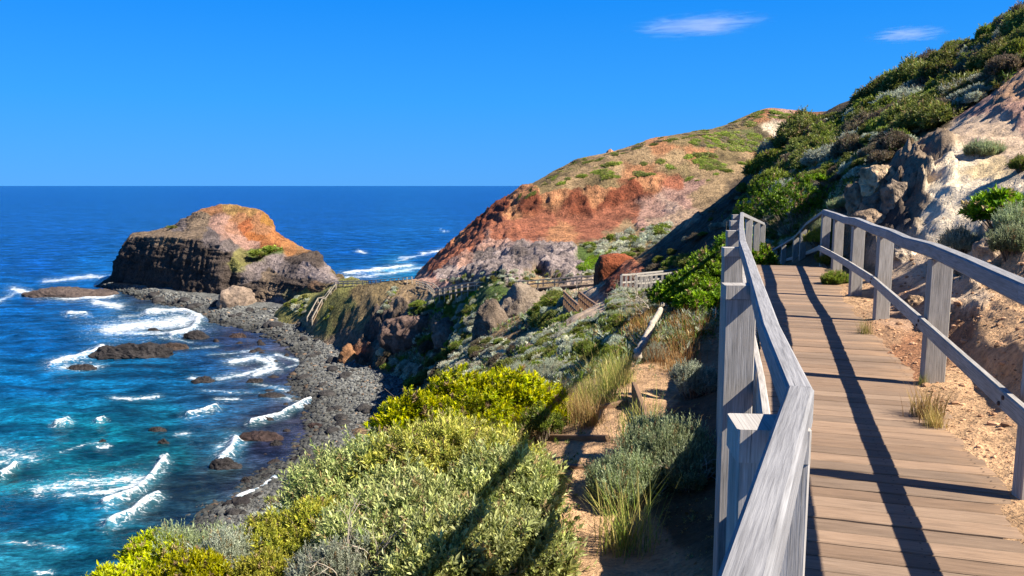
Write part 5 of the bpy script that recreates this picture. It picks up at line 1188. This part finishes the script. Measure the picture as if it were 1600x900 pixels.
def merge_stuff(name, items, label):
    cache = {}; Vs = []; Cs = []
    for me, loc, sca, rot, t, g1, g2 in items:
        if me.name not in cache:
            v = np.empty(len(me.vertices) * 3, np.float32); me.vertices.foreach_get('co', v)
            c = np.empty(len(me.vertices) * 4, np.float32); me.color_attributes['Col'].data.foreach_get('color', c)
            cache[me.name] = (v.reshape(-1, 3), c.reshape(-1, 4)[:, :3])
        v, c = cache[me.name]; v = v * np.array(sca, np.float32); a, b = math.cos(rot), math.sin(rot)
        vx = v[:, 0]*a - v[:, 1]*b; vy = v[:, 0]*b + v[:, 1]*a
        Vs.append(np.stack([vx, vy, v[:, 2] + vx * g1 + vy * g2], 1) + np.array(loc, np.float32)); Cs.append(c * t)
    V = np.concatenate(Vs)
    return setp(link(name, make_mesh(name, V, quads(V), col=np.concatenate(Cs), smooth=False), M_leaf), label, 'scrub', kind='stuff')
rh = random.Random(91)
for k in range(520):
    px_, Y_ = rh.uniform(60, 640), math.exp(rh.uniform(math.log(10), math.log(85))); x_ = (px_ - CX) / F * Y_
    z_ = float(terrain([x_], [Y_])[0])
    if z_ < 3.0: continue
    kk = rh.choice(['silver', 'green', 'dark', 'white', 'brown']); s_ = rh.uniform(.3, .7) * (.6 + Y_ / 60)
    STUFF.append((rh.choice(LOW[kk]), (x_, Y_, z_ - .12 * s_), (s_, s_, s_ * .8), rh.uniform(0, 6), rh.uniform(.8, 1.2), -.3, 0.0))
merge_stuff('scrub', STUFF, 'small scrub filling the gaps between shrubs on the slopes and the far hill')

# head-land plants
def lump_at(px, py, Y, s, k, label):
    q = [float(t) for t in unproj(px, py, Y)]
    o = link('shrub', FARM[k][0], None, loc=q); o.scale = (s, s, s * .5); return setp(o, label, 'shrub', 'shrubs on the headland')
lump_at(420, 394, 262, 3.0, 'green', 'flat green shrub below the orange cap of the headland')
lump_at(398, 400, 256, 2.6, 'green', 'flat green shrub left of the other one on the headland')
lump_at(268, 357, 288, 1.6, 'dark', 'tiny shrub on the left shoulder of the headland')
rock_at('boulder', 952, 240, 12, 7, 0, 400, (.5,.26,.15), 'lone orange boulder on the skyline of the far hill', 'boulder', Y=311)
sk = [o for o in bpy.data.objects if o.get('label', '').startswith('lone orange')][0]; sk.location.z = float(unproj(952, 240, 311)[2]) - .4

# undergrowth: uncountable low plants and litter
def carpet(name, polys, seed, nl, label):
    r = random.Random(seed); B = []; A = []; S = []; Cc = []
    for poly, n, size, pal, ymin, ymax in polys:
        xs = [p[0] for p in poly]; ys = [p[1] for p in poly]; c = 0; t = 0
        # rows of the survey: hit a coarse set of columns
        while c < n and t < n * 6:
            t += 1
            px, py = r.uniform(min(xs), max(xs)), r.uniform(min(ys), max(ys))
            if not inpoly(px, py, poly): continue
            q = hit(px, py, ymin)
            if q is None or q[1] > ymax: continue
            s = size * (q[1] / 30) ** .6
            for _ in range(7):
                x = q[0] + r.gauss(0, s * 2.2); y = q[1] + r.gauss(0, s * 2.2)
                B.append((x, y)); S.append(s * r.uniform(.5, 1.2)); Cc.append(r.choice(pal))
            c += 1
    B = np.array(B); S = np.array(S); Cc = np.array(Cc)
    z = terrain(B[:, 0], B[:, 1]); base = np.stack([B[:, 0], B[:, 1], z - .02], 1)
    rr = np.random.default_rng(seed); ax = _n(rr.normal(size=base.shape) * .4 + np.array([0, 0, 1.0]))
    V, c = leaves_on(rr, np.zeros_like(base), ax, nl, 1.0, .8, .25, [(1, 1, 1)])
    V = V.reshape(len(B), nl * 4, 3) * S[:, None, None] + base[:, None]
    c = c.reshape(len(B), nl * 4, 3) * Cc[:, None]
    o = link(name, make_mesh(name, V.reshape(-1, 3), np.arange(len(B) * nl * 4).reshape(-1, 4), col=c.reshape(-1, 3), smooth=False), M_leaf)
    return setp(o, label, 'undergrowth', kind='stuff')
MIXP = SILV + SGRN + MGRN + [(.3,.22,.11)]; DRY = DRYP
carpet('undergrowth', [
    ([(780,600),(860,520),(930,505),(975,462),(1100,450),(1120,520),(1000,560),(880,610)], 900, .16, MIXP, 12, 62),
    ([(590,540),(700,530),(800,540),(900,520),(830,590),(700,590),(640,605)], 500, .16, MIXP + WHT, 40, 150),
    ([(590,500),(660,475),(900,455),(900,510),(740,525),(600,520)], 350, .14, MIXP, 50, 150),
    ([(1195,262),(1320,185),(1410,125),(1505,80),(1600,20),(1600,110),(1440,205),(1330,240),(1210,310)], 500, .22, DKS + BRS + MGRN, 30, 120),
    ([(1150,330),(1210,270),(1330,245),(1400,225),(1310,310),(1230,390),(1180,400)], 350, .16, MIXP + DKS, 18, 100),
    ([(850,620),(1000,570),(1125,560),(1125,900),(960,880),(980,760)], 160, .05, DRY + SGRN, 4, 14),
    ([(440,700),(900,640),(900,900),(100,900),(200,820)], 500, .07, OLV + FINEY, 4, 14),
], 77, 12, 'low mixed undergrowth and dry litter between the shrubs of the slopes')
# loose stones on the sand
nst = 2600; rs = np.random.default_rng(8); aa = rs.uniform(2.5, 16, nst); ss = 1.4 + np.abs(rs.normal(size=nst)) * 1.0
xy = np.stack([PD[0]*aa + PN[0]*ss, PD[1]*aa + PN[1]*ss], 1); zz = terrain(xy[:, 0], xy[:, 1])
sz = .004 + .035 * rs.random(nst) ** 10 + .009 * rs.random(nst) ** 2
setp(stones('gravel', np.stack([xy[:, 0], xy[:, 1], zz], 1), sz, np.array((.42,.24,.13)) * (.5 + .9 * rs.random((nst, 1))), M_stone, seed=9), 'small crumbs of rusty gravel on the sand right of the deck', 'gravel', kind='stuff')

# fallen pole, sleepers, dead branches
def pole(name, P, r0, r1, mat, label, cat, k=8):
    P = np.array(P, float); t = np.linspace(0, 1, 14); Q = np.stack([np.interp(t, np.linspace(0, 1, len(P)), P[:, i]) for i in range(3)], 1)
    Q += np.random.default_rng(2).normal(size=Q.shape) * r0 * .15
    v, f = tube(Q, r0, r1, k); f.append(list(range(k))[::-1]); f.append([len(v) - k + j for j in range(k)])
    return setp(link(name, make_mesh(name, np.array(v), f, smooth=True), mat), label, cat)
def gp(px, py, up=.0):
    q = hit(px, py, 4); return (q[0], q[1], q[2] + up)
pole('fallen_pole', [gp(1000, 572, .16), gp(1018, 543, .3), gp(1038, 520, .55)], .075, .05, M_pale, 'bleached fallen pole lying up the bank', 'log')
def sleeper(p, q, label, up=.05, hh=.2):
    a, b = gp(*p), gp(*q); o = sweep('timber_sleeper', [(a[0], a[1], a[2] + up), (b[0], b[1], b[2] + up)], (.06), hh, M_brownwood, None, (0, 0, 0), seed=int(p[0]))
    return setp(o, label, 'timber', 'old timber edging of the sandy path')
sleeper((995, 622), (1022, 690), 'long rusty brown edging board standing right of the sandy path', .12)
sleeper((850, 688), (955, 690), 'timber riser holding the middle step of the sandy path', .02, .1)
sleeper((870, 735), (965, 740), 'timber riser holding the lowest step of the sandy path', .02, .1)
sleeper((905, 650), (985, 632), 'timber riser at the top step of the sandy path', .02, .1)
def dead(px, py, Y, s, seed, label):
    r = random.Random(seed); x = (px - CX) / F * Y; z = float(terrain([x], [Y])[0]); V = []; Fc = []
    def grow(p, d, L, rad0, lev):
        pts = [p]
        for i in range(5):
            d = (d + Vector((r.gauss(0, .22), r.gauss(0, .22), r.gauss(0, .15)))).normalized(); pts.append(pts[-1] + d * L / 5)
        v, f = tube([tuple(q) for q in pts], rad0, rad0 * .45, 5); o = len(V); V.extend(v); Fc.extend([[i + o for i in g] for g in f])
        if lev < 3:
            for k in range(3): grow(pts[r.randint(2, 5)], (d + Vector((r.gauss(0, .7), r.gauss(0, .7), r.gauss(.1, .5)))).normalized(), L * .62, rad0 * .55, lev + 1)
    for k in range(4): grow(Vector((0, 0, 0)), Vector((r.gauss(0, .8), r.gauss(0, .5), 1)).normalized(), s, s * .025, 0)
    return setp(link('dead_branch', make_mesh('dead_branch', np.array(V), np.array(Fc)), M_pale, loc=(x, Y, z - .05)), label, 'branches')
dead(1022, 500, 22, .8, 3, 'bleached dead branches sticking up below the dark green bush')
dead(1000, 470, 30, .9, 5, 'bleached twigs in front of the grey walkway')
dead(525, 880, 5.6, .42, 6, 'thin bleached twig standing among the bottom bushes')
dead(1105, 720, 6.9, .3, 8, 'bare twigs of the silver-green bush by the nearest post')

# ------------------------------------------------------------------ clouds
def cloud(px, py, Y, wpx, hpx, seed, dens, label):
    x, y, z = [float(t) for t in unproj(px, py, Y)]
    m, n, l, b = new_mat('cloud_vapour'); n.remove(b)
    vol = n.new('ShaderNodeVolumePrincipled'); vol.inputs['Color'].default_value = (1, 1, 1, 1); vol.inputs['Anisotropy'].default_value = .2
    tc = n.new('ShaderNodeTexCoord'); mp = n.new('ShaderNodeMapping'); mp.inputs['Scale'].default_value = (1.0, 1.0, 2.4); mp.inputs['Location'].default_value = (seed, 0, 0)
    l.new(tc.outputs['Object'], mp.inputs['Vector'])
    t = node(n, 'ShaderNodeTexNoise', Scale=2.2, Detail=7.0, Roughness=.66, Distortion=1.0); l.new(mp.outputs[0], t.inputs['Vector'])
    ln = n.new('ShaderNodeVectorMath'); ln.operation = 'LENGTH'; l.new(tc.outputs['Object'], ln.inputs[0])
    fall = ramp(n, ln.outputs['Value'], [(0.1, 1.0), (0.98, 0.0)], l)
    s = math_(n, l, 'ADD', fall, math_(n, l, 'MULTIPLY', math_(n, l, 'SUBTRACT', t.outputs['Fac'], .5), 3.4))
    d = math_(n, l, 'MULTIPLY', ramp(n, s, [(.35, 0.0), (1.0, 1.0)], l), dens)
    l.new(d, vol.inputs['Density']); l.new(vol.outputs[0], n['Material Output'].inputs['Volume'])
    V, Fq = ico(4)
    o = link('cloud', make_mesh('cloud', V, Fq), m, loc=(x, y, z)); o.scale = (wpx / F * Y / 2, wpx / F * Y / 3, hpx / F * Y / 2); o.rotation_euler = (0, R(-3), 0)
    return setp(o, label, 'cloud', 'small wisps of cloud')
cloud(1090, 40, 6000, 240, 34, 1.3, .0016, 'long thin white wisp of cloud, the left one of the two')
cloud(1418, 54, 6000, 140, 26, 4.1, .0018, 'short white wisp of cloud just above the hill scrub')
